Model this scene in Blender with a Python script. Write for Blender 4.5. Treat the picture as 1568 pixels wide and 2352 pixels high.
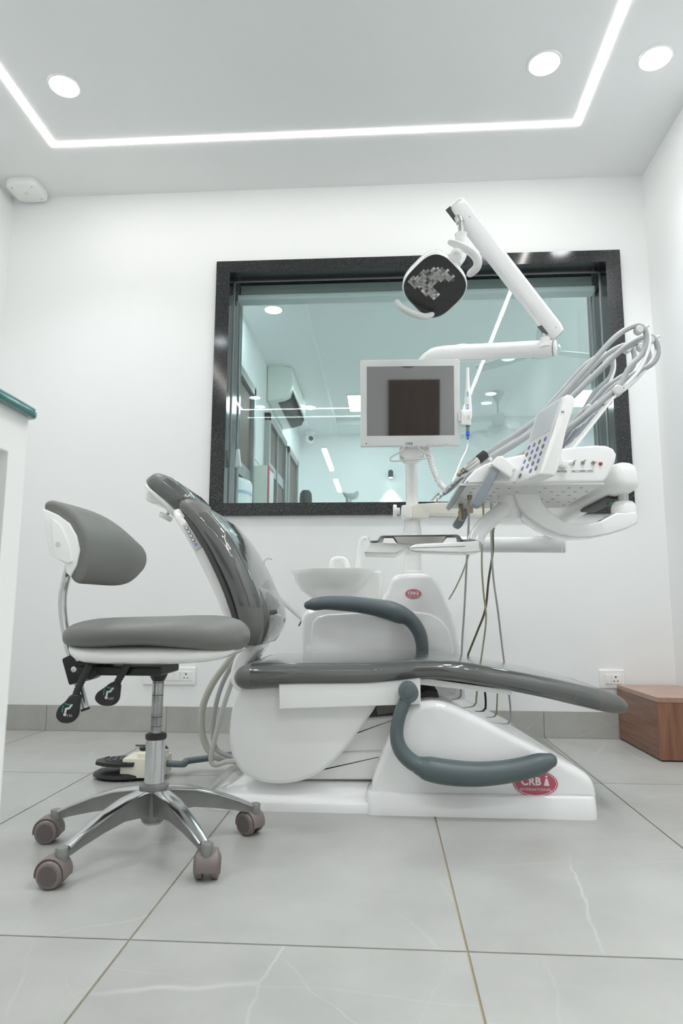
import bpy, bmesh, math, random
from mathutils import Vector, Matrix
random.seed(7)
for o in list(bpy.data.objects): bpy.data.objects.remove(o)
SC = bpy.context.scene
COL = SC.collection
R_ = math.radians
# ------------------------------------------------------------------ camera
FPX, PITCH, YAW, ROLL, CH = 1544.8, .1451, .0641, .0035, .5859
FW = Vector((-math.sin(YAW)*math.cos(PITCH), math.cos(YAW)*math.cos(PITCH), math.sin(PITCH)))
r0 = Vector((math.cos(YAW), math.sin(YAW), 0)); u0 = r0.cross(FW)
RT = r0*math.cos(ROLL) + u0*math.sin(ROLL); UP = u0*math.cos(ROLL) - r0*math.sin(ROLL)
EYE = Vector((0, 0, CH))
cam = bpy.data.cameras.new('camera'); cam.sensor_fit = 'VERTICAL'; cam.sensor_height = 36
cam.lens = FPX/2352*36; cam.clip_start = .02; cam.clip_end = 60
cam.dof.use_dof = True; cam.dof.focus_distance = 2.2; cam.dof.aperture_fstop = 5.6
co = bpy.data.objects.new('camera', cam); COL.objects.link(co)
m = Matrix((RT, UP, -FW)).transposed().to_4x4(); m.translation = EYE; co.matrix_world = m
SC.camera = co
# ------------------------------------------------------------------ world, exposure
w = bpy.data.worlds.new('world'); SC.world = w; w.use_nodes = True
w.node_tree.nodes['Background'].inputs[0].default_value = (.8, .9, 1, 1)
w.node_tree.nodes['Background'].inputs[1].default_value = .3
SC.view_settings.view_transform = 'Standard'; SC.view_settings.look = 'None'
SC.view_settings.gamma = 1; SC.view_settings.use_curve_mapping = False
SC.view_settings.exposure = EXPOSURE = -0.12
SC.cycles.max_bounces = 16; SC.cycles.diffuse_bounces = 9; SC.cycles.transparent_max_bounces = 16
LED_E, DOWN_E, DOWN_W, PANEL_E, DOWN2_E = 27, 25, 4.6, 14, 55
# ------------------------------------------------------------------ pixel helpers (photo px -> point on a known plane)
def ray(x, y): return FW + RT*((x-784)/FPX) + UP*((1176-y)/FPX)
def P(x, y, Y): d = ray(x, y); return EYE + d*(Y/d.y)
def PZ(x, y, z=0.): d = ray(x, y); return EYE + d*((z-CH)/d.z)
def PX(x, y, X): d = ray(x, y); return EYE + d*(X/d.x)
def XZ(pts, Y): return [(p.x, p.z) for p in (P(a, b, Y) for a, b in pts)]
def pxr(r, Y): return r*Y/FPX
# ------------------------------------------------------------------ materials
MATS = {}
def mat(name, col=(.8, .8, .8), rough=.5, metal=0., spec=.5, coat=0., emit=None, es=0., bump=0., bscale=40., var=0., vscale=6., ior=1.5, aniso=0):
    if name in MATS: return MATS[name]
    m = bpy.data.materials.new(name); m.use_nodes = True; MATS[name] = m
    nt = m.node_tree; b = nt.nodes['Principled BSDF']
    b.inputs['Base Color'].default_value = (*col, 1); b.inputs['Roughness'].default_value = rough
    b.inputs['Metallic'].default_value = metal; b.inputs['Specular IOR Level'].default_value = spec
    b.inputs['IOR'].default_value = ior; b.inputs['Coat Weight'].default_value = coat; b.inputs['Coat Roughness'].default_value = .05
    if emit: b.inputs['Emission Color'].default_value = (*emit, 1); b.inputs['Emission Strength'].default_value = es
    tc = nt.nodes.new('ShaderNodeTexCoord')
    if var:
        n = nt.nodes.new('ShaderNodeTexNoise'); n.inputs['Scale'].default_value = vscale; n.inputs['Detail'].default_value = 6
        nt.links.new(tc.outputs['Object'], n.inputs['Vector'])
        r = nt.nodes.new('ShaderNodeValToRGB'); r.color_ramp.elements[0].position = .3; r.color_ramp.elements[1].position = .7
        r.color_ramp.elements[0].color = (*[c*(1-var) for c in col], 1); r.color_ramp.elements[1].color = (*[min(1, c*(1+var)) for c in col], 1)
        nt.links.new(n.outputs['Fac'], r.inputs[0]); nt.links.new(r.outputs[0], b.inputs['Base Color'])
    if bump:
        n = nt.nodes.new('ShaderNodeTexNoise'); n.inputs['Scale'].default_value = bscale; n.inputs['Detail'].default_value = 3
        nt.links.new(tc.outputs['Object'], n.inputs['Vector'])
        bp = nt.nodes.new('ShaderNodeBump'); bp.inputs['Strength'].default_value = bump; bp.inputs['Distance'].default_value = .004
        nt.links.new(n.outputs['Fac'], bp.inputs['Height']); nt.links.new(bp.outputs['Normal'], b.inputs['Normal'])
    return m
def film(name, tint, gl_rough, ior=1.5, extra=0., bump=0., bscale=12, stretch=(1, 1, 1)):
    """thin clear sheet: straight transmission plus fresnel gloss"""
    m = bpy.data.materials.new(name); m.use_nodes = True; MATS[name] = m; nt = m.node_tree
    nt.nodes.remove(nt.nodes['Principled BSDF']); out = nt.nodes['Material Output']
    t = nt.nodes.new('ShaderNodeBsdfTransparent'); t.inputs[0].default_value = (*tint, 1)
    g = nt.nodes.new('ShaderNodeBsdfGlossy'); g.inputs['Roughness'].default_value = gl_rough; g.inputs[0].default_value = (1, 1, 1, 1)
    mx = nt.nodes.new('ShaderNodeMixShader'); ge = nt.nodes.new('ShaderNodeNewGeometry'); L = nt.links.new
    def mth(op, a, b=None):
        q = nt.nodes.new('ShaderNodeMath'); q.operation = op
        for i, v in enumerate((a, b)):
            if v is None: continue
            if isinstance(v, (int, float)): q.inputs[i].default_value = v
            else: L(v, q.inputs[i])
        return q.outputs[0]
    dt = nt.nodes.new('ShaderNodeVectorMath'); dt.operation = 'DOT_PRODUCT'; L(ge.outputs['Incoming'], dt.inputs[0]); L(ge.outputs['Normal'], dt.inputs[1])
    if bump:
        tc = nt.nodes.new('ShaderNodeTexCoord'); n = nt.nodes.new('ShaderNodeTexNoise'); n.inputs['Scale'].default_value = bscale; n.inputs['Detail'].default_value = 2; n.inputs['Distortion'].default_value = .6
        mp = nt.nodes.new('ShaderNodeMapping'); mp.inputs['Scale'].default_value = stretch; L(tc.outputs['Object'], mp.inputs[0]); L(mp.outputs[0], n.inputs['Vector'])
        bp = nt.nodes.new('ShaderNodeBump'); bp.inputs['Strength'].default_value = bump; bp.inputs['Distance'].default_value = .01
        L(n.outputs['Fac'], bp.inputs['Height']); L(bp.outputs[0], g.inputs['Normal']); L(bp.outputs[0], dt.inputs[1])
    f0 = ((ior-1)/(ior+1))**2+extra                    # Schlick, the same from both sides of the sheet
    f = mth('ADD', mth('MULTIPLY', mth('POWER', mth('SUBTRACT', 1., mth('MINIMUM', mth('ABSOLUTE', dt.outputs['Value']), 1.)), 5.), 1-f0), f0)
    L(f, mx.inputs[0]); L(t.outputs[0], mx.inputs[1]); L(g.outputs[0], mx.inputs[2]); L(mx.outputs[0], out.inputs[0])
    return m
def stone(name, base, dark, vein, rough, vs=1.0, coat=0.):
    m = bpy.data.materials.new(name); m.use_nodes = True; MATS[name] = m; nt = m.node_tree; b = nt.nodes['Principled BSDF']
    N = nt.nodes.new; L = nt.links.new
    tc = N('ShaderNodeTexCoord'); oi = N('ShaderNodeObjectInfo'); mp = N('ShaderNodeVectorMath'); mp.operation = 'ADD'
    sc = N('ShaderNodeVectorMath'); sc.operation = 'SCALE'; sc.inputs[0].default_value = (13, 7, 5); L(oi.outputs['Random'], sc.inputs['Scale'])
    L(tc.outputs['Object'], mp.inputs[0]); L(sc.outputs[0], mp.inputs[1])
    n = N('ShaderNodeTexNoise'); n.inputs['Scale'].default_value = 5*vs; n.inputs['Detail'].default_value = 9; n.inputs['Roughness'].default_value = .62; L(mp.outputs[0], n.inputs['Vector'])
    r = N('ShaderNodeValToRGB'); r.color_ramp.elements[0].position = .3; r.color_ramp.elements[1].position = .68
    r.color_ramp.elements[0].color = (*dark, 1); r.color_ramp.elements[1].color = (*base, 1); L(n.outputs['Fac'], r.inputs[0])
    cur = r.outputs[0]
    nd = N('ShaderNodeTexNoise'); nd.inputs['Scale'].default_value = 5*vs; nd.inputs['Detail'].default_value = 8; L(mp.outputs[0], nd.inputs['Vector'])
    nv = N('ShaderNodeVectorMath'); nv.operation = 'MULTIPLY_ADD'; nv.inputs[1].default_value = (.07, .07, .07); L(nd.outputs['Color'], nv.inputs[0]); L(mp.outputs[0], nv.inputs[2])
    for i, (s, wd, st, stretch) in enumerate(((1.0*vs, .0055, .55, (1.5, .55, 1)), (1.2*vs, .0035, .40, (.6, 1.5, 1)), (2.0*vs, .003, .28, (1.3, .6, 1)))):
        vm = N('ShaderNodeMapping'); vm.inputs['Scale'].default_value = stretch; vm.inputs['Location'].default_value = (i*3.1, i*1.7, i); vm.inputs['Rotation'].default_value = (0, 0, .35-i*.5); L(nv.outputs[0], vm.inputs['Vector'])
        v = N('ShaderNodeTexVoronoi'); v.feature = 'DISTANCE_TO_EDGE'; v.inputs['Scale'].default_value = s; L(vm.outputs[0], v.inputs['Vector'])
        rr = N('ShaderNodeMapRange'); rr.inputs[1].default_value = 0; rr.inputs[2].default_value = wd; rr.inputs[3].default_value = st; rr.inputs[4].default_value = 0; L(v.outputs['Distance'], rr.inputs[0])
        k = N('ShaderNodeTexNoise'); k.inputs['Scale'].default_value = 2.2+i; L(mp.outputs[0], k.inputs['Vector'])
        kr = N('ShaderNodeMapRange'); k.inputs['Detail'].default_value = 3; kr.inputs[1].default_value = .46; kr.inputs[2].default_value = .66; L(k.outputs['Fac'], kr.inputs[0])
        mm = N('ShaderNodeMath'); mm.operation = 'MULTIPLY'; L(rr.outputs[0], mm.inputs[0]); L(kr.outputs[0], mm.inputs[1])
        mx = N('ShaderNodeMix'); mx.data_type = 'RGBA'; mx.inputs['B'].default_value = (*vein, 1); L(mm.outputs[0], mx.inputs['Factor']); L(cur, mx.inputs['A']); cur = mx.outputs['Result']
    L(cur, b.inputs['Base Color']); b.inputs['Roughness'].default_value = rough; b.inputs['Coat Weight'].default_value = coat
    return m
def granite(name):
    m = bpy.data.materials.new(name); m.use_nodes = True; MATS[name] = m; nt = m.node_tree; b = nt.nodes['Principled BSDF']
    tc = nt.nodes.new('ShaderNodeTexCoord'); n = nt.nodes.new('ShaderNodeTexNoise'); n.inputs['Scale'].default_value = 240; n.inputs['Detail'].default_value = 3
    nt.links.new(tc.outputs['Object'], n.inputs['Vector']); r = nt.nodes.new('ShaderNodeValToRGB')
    e = r.color_ramp.elements; e[0].position = .52; e[0].color = (.010, .011, .012, 1); e[1].position = .82; e[1].color = (.13, .135, .145, 1)
    nt.links.new(n.outputs['Fac'], r.inputs[0]); nt.links.new(r.outputs[0], b.inputs['Base Color'])
    b.inputs['Roughness'].default_value = .1; b.inputs['Specular IOR Level'].default_value = .6
    return m
def wood(name, c1, c2, scale=(18, 18, 1.1), rough=.45):
    m = bpy.data.materials.new(name); m.use_nodes = True; MATS[name] = m; nt = m.node_tree; b = nt.nodes['Principled BSDF']
    tc = nt.nodes.new('ShaderNodeTexCoord'); mp = nt.nodes.new('ShaderNodeMapping'); mp.inputs['Scale'].default_value = scale
    n = nt.nodes.new('ShaderNodeTexNoise'); n.inputs['Scale'].default_value = 3; n.inputs['Detail'].default_value = 8; n.inputs['Distortion'].default_value = .4
    nt.links.new(tc.outputs['Object'], mp.inputs[0]); nt.links.new(mp.outputs[0], n.inputs['Vector'])
    r = nt.nodes.new('ShaderNodeValToRGB'); r.color_ramp.elements[0].position = .33; r.color_ramp.elements[1].position = .66
    r.color_ramp.elements[0].color = (*c1, 1); r.color_ramp.elements[1].color = (*c2, 1)
    nt.links.new(n.outputs['Fac'], r.inputs[0]); nt.links.new(r.outputs[0], b.inputs['Base Color']); b.inputs['Roughness'].default_value = rough
    return m
def emis(name, col, s):
    m = bpy.data.materials.new(name); m.use_nodes = True; MATS[name] = m; nt = m.node_tree
    nt.nodes.remove(nt.nodes['Principled BSDF']); e = nt.nodes.new('ShaderNodeEmission'); e.inputs[0].default_value = (*col, 1); e.inputs[1].default_value = s
    nt.links.new(e.outputs[0], nt.nodes['Material Output'].inputs[0]); return m
M = dict(
    wall=mat('wall_paint', (.86, .87, .87), .55, bump=.03, bscale=90), ceil=mat('ceiling_paint', (.80, .81, .81), .7),
    tile=stone('floor_tile_stone', (.435, .435, .415), (.37, .37, .352), (.66, .66, .64), .30), skirt=stone('skirting_stone', (.46, .46, .43), (.38, .38, .355), (.60, .60, .57), .35, 1.4),
    grout=mat('grout', (.40, .33, .21), .9), granite=granite('black_granite'),
    glass=film('window_glass', (.85, .965, .97), .0, 1.5), 
    white=mat('white_plastic', (.88, .88, .87), .18, coat=.5), whitem=mat('white_matte_plastic', (.88, .88, .87), .42), gloss=mat('white_gloss_shell', (.90, .90, .90), .1, coat=1.),
    cream=mat('cream_plastic', (.74, .71, .60), .4), creamp=mat('pale_cream_plastic', (.82, .80, .71), .35), ceramic=mat('white_ceramic', (.90, .90, .88), .08, coat=1.),
    lgrey=mat('light_grey_plastic', (.62, .63, .62), .4), hose=mat('grey_hose_rubber', (.40, .41, .42), .45), hosed=mat('slate_hose', (.13, .16, .18), .5, bump=.2, bscale=200), hosec=mat('cream_hose', (.52, .51, .45), .5),
    tube=mat('pale_tube', (.56, .56, .53), .4), tubey=mat('yellowed_tube', (.52, .48, .33), .4), tubed=mat('brown_tube', (.16, .14, .09), .45),
    vinyl=mat('grey_vinyl', (.150, .148, .140), .42, bump=.06, bscale=260, var=.04), vinyl2=mat('grey_leatherette', (.165, .165, .155), .5, bump=.08, bscale=320, var=.05, vscale=5),
    arm=mat('slate_rubber', (.10, .128, .138), .42, var=.08, vscale=9), armp=mat('blue_grey_plastic', (.25, .28, .31), .4),
    chrome=mat('chrome', (.64, .65, .66), .06, 1.), steel=mat('brushed_steel', (.55, .55, .53), .28, 1.), cast=mat('cast_aluminium', (.30, .30, .295), .5, .7, var=.12, vscale=14), pol=mat('polished_aluminium', (.60, .61, .62), .16, 1.), dirty=mat('oiled_steel', (.42, .42, .42), .25, 1., var=.35, vscale=30),
    black=mat('black_metal', (.012, .012, .013), .35), blackp=mat('black_plastic', (.02, .021, .021), .45), blackr=mat('black_rubber', (.03, .03, .03), .6), dgrey=mat('dark_grey', (.07, .07, .07), .5),
    caster=mat('mauve_plastic', (.20, .163, .158), .42), casterd=mat('mauve_dark', (.12, .10, .098), .5),
    red=mat('logo_red', (.50, .085, .13), .35, coat=.4), pink=mat('logo_pink', (.55, .17, .22), .35, coat=.4), paper=mat('print_white', (.82, .80, .80), .5), greyp=mat('print_grey', (.16, .16, .16), .5), greenp=mat('print_green', (.04, .30, .20), .5), bluep=mat('print_blue', (.14, .16, .36), .4), bluel=mat('icon_blue', (.25, .33, .75), .4),
    wood=wood('red_walnut', (.17, .072, .042), (.32, .150, .092)), woodh=wood('red_walnut_across', (.175, .080, .050), (.285, .145, .097), (2.2, 1.1, 20)), woodsheen=wood('red_walnut_top_sheen', (.34, .20, .145), (.42, .265, .20), (9, 2, 9), .3),
    doorw=wood('door_brown', (.075, .045, .033), (.12, .075, .055)), alu=mat('grey_aluminium', (.40, .41, .41), .35, .6),
    led=emis('led_strip_glow', (1, .965, .91), LED_E), down=emis('downlight_glow', (.93, .97, 1), DOWN_E), down2=emis('downlight_glow_next', (.95, .98, 1), DOWN2_E), panel=emis('panel_glow', (1, 1, 1), PANEL_E),
    bulb=emis('spot_bulb', (1, .96, .85), 12), reflbar=emis('reflection_bar_glow', (1, 1, 1), 5), 
    screen=mat('monitor_screen', (.030, .030, .030), .025, spec=1., ior=2.0), lcd=mat('lcd_grey', (.58, .61, .63), .15), blind=mat('blind_fabric', (.42, .44, .43), .7), rail=mat('blind_rail', (.62, .65, .64), .35),
    facet=mat('mirror_facet', (.92, .92, .90), .05, 1.), lampin=mat('lamp_inside', (.030, .031, .033), .5), smoke=film('smoked_glass', (.62, .62, .62), .02, 1.5, .0), clear=film('clear_vinyl_film', (.76, .78, .78), .04, 1.50, .045, .12, 14), clearx=film('clear_vinyl_film_lengthwise', (.76, .78, .78), .04, 1.50, .045, .25, 1, (3, 45, 45)), gedge=mat('glass_edge', (.02, .16, .15), .1, coat=.5), greenl=mat('green_cord', (.03, .42, .22), .4),
    redled=mat('red_button', (.42, .04, .04), .3), brass=mat('dull_brass', (.34, .29, .22), .35, .9), wiremark=mat('hole_dark', (.30, .30, .29), .6), dirtywhite=mat('metal_white', (.74, .74, .73), .35),
)
# ------------------------------------------------------------------ geometry builders: (verts, faces)
def g_box(a, b):
    x0, y0, z0 = a; x1, y1, z1 = b
    x0, x1 = sorted((x0, x1)); y0, y1 = sorted((y0, y1)); z0, z1 = sorted((z0, z1))
    v = [(x0, y0, z0), (x1, y0, z0), (x1, y1, z0), (x0, y1, z0), (x0, y0, z1), (x1, y0, z1), (x1, y1, z1), (x0, y1, z1)]
    return v, [(3, 2, 1, 0), (4, 5, 6, 7), (0, 1, 5, 4), (1, 2, 6, 5), (2, 3, 7, 6), (3, 0, 4, 7)]
def g_loft(rings, cap=True, closed=False):
    n = len(rings[0]); v = [tuple(p) for r in rings for p in r]; f = []
    k = len(rings)
    for i in range(k-1 if not closed else k):
        a, b = i*n, ((i+1) % k)*n
        for j in range(n): f.append((a+j, a+(j+1) % n, b+(j+1) % n, b+j))
    if cap and not closed: f.append(tuple(range(n-1, -1, -1))); f.append(tuple((k-1)*n+j for j in range(n)))
    return v, f
def frame(d):
    d = Vector(d).normalized(); a = Vector((0, 0, 1)) if abs(d.z) < .9 else Vector((1, 0, 0))
    e1 = a.cross(d).normalized(); return e1, d.cross(e1).normalized(), d
def g_lathe(prof, o, axis=(0, 0, 1), n=32, sx=1., sy=1.):
    e1, e2, d = frame(axis); o = Vector(o)
    if abs(d.z) > .99: e1, e2 = Vector((1, 0, 0)), Vector((0, 1 if d.z > 0 else -1, 0))
    rings = [[o + d*z + e1*(r*sx*math.cos(2*math.pi*j/n)) + e2*(r*sy*math.sin(2*math.pi*j/n)) for j in range(n)] for r, z in prof]
    return g_loft(rings)
def g_cyl(a, b, r, n=24, bev=0.):
    a, b = Vector(a), Vector(b); L = (b-a).length; bev = min(bev, r*.6, L*.45)
    pr = [(r, 0), (r, L)] if not bev else [(r-bev, 0), (r-bev*.3, bev*.3), (r, bev), (r, L-bev), (r-bev*.3, L-bev*.3), (r-bev, L)]
    return g_lathe(pr, a, b-a, n)
def cat(pts, k=6):
    pts = [Vector(p) if hasattr(p, '__len__') else Vector((p, 0, 0)) for p in pts]; n = len(pts); out = []
    for i in range(n-1):
        p0 = pts[i-1] if i else pts[0]*2-pts[1]; p1, p2 = pts[i], pts[i+1]; p3 = pts[i+2] if i+2 < n else pts[-1]*2-pts[-2]
        for j in range(k):
            t = j/k; out.append(.5*((2*p1)+(p2-p0)*t+(2*p0-5*p1+4*p2-p3)*t*t+(3*p1-p0-3*p2+p3)*t*t*t))
    out.append(pts[-1]); return out
def g_tube(pts, r, n=12, k=6, squash=1., up=None, cap=True, round_end=0):
    """swept tube; r is a radius or one radius for each point; squash = ratio of the second axis"""
    rr = r if hasattr(r, '__len__') else [r]*len(pts)
    Q = cat(pts, k) if k > 1 else [Vector(p) for p in pts]
    S = [q.x for q in cat(rr, k)] if k > 1 else list(rr)
    if round_end:
        for side in (0, 1):
            i0, i1 = (0, 1) if side == 0 else (-1, -2); d = (Q[i0]-Q[i1]).normalized(); rad = S[i0]; add = []
            for a in (30, 55, 75, 86): add.append((Q[i0]+d*rad*math.sin(R_(a)), rad*math.cos(R_(a))))
            if side == 0: Q = [a[0] for a in reversed(add)]+Q; S = [a[1] for a in reversed(add)]+S
            else: Q = Q+[a[0] for a in add]; S = S+[a[1] for a in add]
    T = [(Q[min(i+1, len(Q)-1)]-Q[max(i-1, 0)]).normalized() for i in range(len(Q))]
    if up: e = Vector(up); e = (e - T[0]*e.dot(T[0])).normalized()
    else: e = frame(T[0])[0]
    rings = []
    for q, t, s in zip(Q, T, S):
        e = (e - t*e.dot(t)).normalized(); b = t.cross(e)
        rings.append([q + e*(s*math.cos(2*math.pi*j/n)) + b*(s*squash*math.sin(2*math.pi*j/n)) for j in range(n)])
    return g_loft(rings, cap)
def area(p): return sum(p[i][0]*p[(i+1) % len(p)][1]-p[(i+1) % len(p)][0]*p[i][1] for i in range(len(p)))
def inset(poly, d):
    n = len(poly); s = 1 if area(poly) > 0 else -1; out = []
    for i in range(n):
        p, a, b = Vector(poly[i]), Vector(poly[i-1]), Vector(poly[(i+1) % n]); e1 = (p-a).normalized(); e2 = (b-p).normalized()
        n1 = Vector((-e1.y, e1.x))*s; n2 = Vector((-e2.y, e2.x))*s; m = n1+n2
        m = m/max(m.length_squared, .35)*2 if m.length > 1e-6 else n1
        out.append(p + m*d)
    for _ in range(4):                                 # collapse runs of edges that the offset turned inside out
        bad = [(out[(i+1) % n]-out[i]).dot(Vector(poly[(i+1) % n])-Vector(poly[i])) < -1e-12 for i in range(n)]
        if not any(bad) or all(bad): break
        s0 = next(i for i in range(n) if not bad[i]); i = 0
        while i < n:
            k = (s0+1+i) % n
            if bad[k]:
                run = [k]
                while bad[(run[-1]+1) % n] and len(run) < n: run.append((run[-1]+1) % n)
                ids = run+[(run[-1]+1) % n]; c = sum((out[q] for q in ids), Vector((0, 0)))/len(ids)
                for q in ids: out[q] = c.copy()
                i += len(run)
            else: i += 1
    return [tuple(q) for q in out]
def fillet(poly, r, n=5):
    out = []; N = len(poly); rr = r if hasattr(r, '__len__') else [r]*N
    for i in range(N):
        p, a, b = Vector(poly[i]), Vector(poly[i-1]), Vector(poly[(i+1) % N]); d1, d2 = a-p, b-p
        if rr[i] <= 0: out.append(tuple(p)); continue
        t = min(rr[i], d1.length*.48, d2.length*.48); q1, q2 = p+d1.normalized()*t, p+d2.normalized()*t
        for k in range(n+1): s = k/n; out.append(tuple(q1*(1-s)**2+p*2*s*(1-s)+q2*s*s))
    return out
def smooth_poly(poly, k=4):
    N = len(poly); V = [Vector(p) for p in poly]; out = []
    for i in range(N):
        p0, p1, p2, p3 = V[i-1], V[i], V[(i+1) % N], V[(i+2) % N]
        for j in range(k): t = j/k; out.append(tuple(.5*((2*p1)+(p2-p0)*t+(2*p0-5*p1+4*p2-p3)*t*t+(3*p1-p0-3*p2+p3)*t*t*t)))
    return out
def g_prism(poly, y0, y1, r=0., k=4, axis='y'):
    """polygon in XZ (axis y), YZ (axis x) or XY (axis z) extruded with rounded rims"""
    if axis in 'y' and area(poly) < 0: poly = poly[::-1]
    if axis in 'xz' and area(poly) < 0: poly = poly[::-1]
    mk = {'y': lambda p, t: (p[0], t, p[1]), 'x': lambda p, t: (t, p[0], p[1]), 'z': lambda p, t: (p[0], p[1], t)}[axis]
    rings = []
    if r > 0:
        for i in range(k+1):
            a = i/k*math.pi/2; q = inset(poly, r*(1-math.sin(a))); rings.append([mk(p, y0+r*(1-math.cos(a))) for p in q])
        for i in range(k+1):
            a = (1-i/k)*math.pi/2; q = inset(poly, r*(1-math.sin(a))); rings.append([mk(p, y1-r*(1-math.cos(a))) for p in q])
    else: rings = [[mk(p, y0) for p in poly], [mk(p, y1) for p in poly]]
    if axis == 'y': rings = [x[::-1] for x in rings]
    return g_loft(rings)
def ellipse(cx, cy, a, b, n=40, e=2.): 
    sg = lambda v: (1 if v >= 0 else -1)*abs(v)**(2/e)
    return [(cx+a*sg(math.cos(2*math.pi*i/n)), cy+b*sg(math.sin(2*math.pi*i/n))) for i in range(n)]
def xform(g, m): return [tuple(m @ Vector(v)) for v in g[0]], g[1]
def merge(*gs):
    v, f = [], []
    for a, b in gs: o = len(v); v += list(a); f += [tuple(i+o for i in q) for q in b]
    return v, f
def basis(o, ex, ey, ez):
    m = Matrix((ex, ey, ez)).transposed().to_4x4(); m.translation = Vector(o); return m
# ------------------------------------------------------------------ objects
def thing(name, label, cat_, loc=(0, 0, 0), group=None):
    o = bpy.data.objects.new(name, None); o.empty_display_size = .05; COL.objects.link(o); o.location = loc
    o['label'] = label; o['category'] = cat_
    if group: o['group'] = group
    return o
def wloc(o):
    v = Vector(o.location); q = o.parent
    while q: v += Vector(q.location); q = q.parent
    return v
def obj(name, geo, m, parent=None, smooth=38, label=None, cat=None, group=None, kind=None, bevel=0., sub=0):
    v, f = geo; xs = [min(p[i] for p in v) for i in range(3)]; xe = [max(p[i] for p in v) for i in range(3)]
    o0 = Vector(((xs[0]+xe[0])/2, (xs[1]+xe[1])/2, xs[2]))
    me = bpy.data.meshes.new(name); me.from_pydata([tuple(Vector(p)-o0) for p in v], [], f)
    bm = bmesh.new(); bm.from_mesh(me); bmesh.ops.recalc_face_normals(bm, faces=bm.faces); bm.to_mesh(me); bm.free()
    me.materials.append(M[m] if isinstance(m, str) else m)
    o = bpy.data.objects.new(name, me); COL.objects.link(o)
    o.parent = parent; o.location = o0 - (wloc(parent) if parent else Vector())
    if smooth:
        me.polygons.foreach_set('use_smooth', [True]*len(me.polygons))
        if not bevel: me.set_sharp_from_angle(angle=R_(smooth))
    if bevel:
        b = o.modifiers.new('bevel', 'BEVEL'); b.width = bevel; b.segments = 3; b.limit_method = 'ANGLE'; b.angle_limit = R_(40); b.harden_normals = True
    if sub:
        s = o.modifiers.new('subsurf', 'SUBSURF'); s.levels = sub; s.render_levels = sub
    for k_, v_ in (('label', label), ('category', cat), ('group', group), ('kind', kind)):
        if v_: o[k_] = v_
    return o
def g_text(s, size, o, ex=(1, 0, 0), ey=(0, 0, 1), depth=.0004, align='CENTER', bold=0., sp=1.):
    c = bpy.data.curves.new('t', 'FONT'); c.body = s; c.size = size; c.align_x = align; c.align_y = 'CENTER'; c.extrude = depth; c.offset = bold; c.space_character = sp; c.resolution_u = 3
    t = bpy.data.objects.new('t', c); COL.objects.link(t); me = bpy.data.meshes.new_from_object(t)
    v = [tuple(p.co) for p in me.vertices]; f = [tuple(p.vertices) for p in me.polygons]
    bpy.data.objects.remove(t); bpy.data.curves.remove(c); bpy.data.meshes.remove(me)
    ex, ey = Vector(ex).normalized(), Vector(ey).normalized()
    return xform((v, f), basis(o, ex, ey, ex.cross(ey)))
def copy_tree(o, loc=None, parent=None, label=None):
    c = o.copy(); COL.objects.link(c); c.parent = parent
    if loc is not None: c.location = loc
    if label: c['label'] = label
    for ch in list(o.children): copy_tree(ch, None, c)
    return c
# ================================================================== THE ROOM
XL, XR, YW, YB, H = -2.047, 1.358, 3.323, -1.0, 2.843
WT = .30                                       # thickness of the wall with the window
wx0, wx1, wz0, wz1 = -.808, 1.138, 1.118, 2.357    # clear opening of the window
S = dict(kind='structure')
fl = obj('floor', g_box((XL, YB, -.06), (XR, YW, -.004)), 'grout', **S)
TX, TY, TG = -.4598, 1.2775, .0022
def tiles(parent):
    full = None
    for i in range(-3, 4):
        for j in range(-2, 3):
            x0, x1 = TX+i*.6+TG, TX+(i+1)*.6-TG; y0, y1 = TY+j*1.2+TG, TY+(j+1)*1.2-TG
            cut = x0 < XL or x1 > XR or y0 < YB or y1 > YW
            x0, x1, y0, y1 = max(x0, XL), min(x1, XR), max(y0, YB), min(y1, YW)
            if x1-x0 < .02 or y1-y0 < .02: continue
            if not cut and full:
                o = bpy.data.objects.new('tile', full); COL.objects.link(o); o.parent = parent
                o.location = Vector(((x0+x1)/2, (y0+y1)/2, -.01))-wloc(parent)
            else:
                o = obj('tile', g_box((x0, y0, -.01), (x1, y1, 0)), 'tile', parent, smooth=0)
                if not cut: full = o.data
tiles(fl)
obj('ceiling', g_box((XL-.1, YB-.1, H), (XR+.1, YW+WT, H+.1)), 'ceil', **S)
obj('wall_left', g_box((XL-.1, YB-.1, -.06), (XL, YW, H)), 'wall', **S)
obj('wall_right', g_box((XR, YB-.1, -.06), (XR+.1, YW, H)), 'wall', **S)
obj('wall_rear', g_box((XL, YB-.1, -.06), (XR, YB, H)), 'wall', **S)
BX0, BX1 = -3.2, 4.2                            # the wall runs on beside the next room
def holed(x0, x1, z0, z1, hx0, hx1, hz0, hz1, y0, y1):
    o = [(x0, z0), (x1, z0), (x1, z1), (x0, z1)]; h = [(hx0, hz0), (hx1, hz0), (hx1, hz1), (hx0, hz1)]
    v = [(a, y0, b) for a, b in o]+[(a, y0, b) for a, b in h]+[(a, y1, b) for a, b in o]+[(a, y1, b) for a, b in h]; f = []
    for i in range(4):
        j = (i+1) % 4; f += [(i, j, 4+j, 4+i), (8+i, 12+i, 12+j, 8+j), (4+i, 4+j, 12+j, 12+i), (i, 8+i, 8+j, j)]
    return v, f
obj('wall_back', holed(BX0, BX1, -.06, H, wx0-.02, wx1+.02, wz0-.02, wz1+.02, YW, YW+WT), 'wall', smooth=0, **S)
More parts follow.
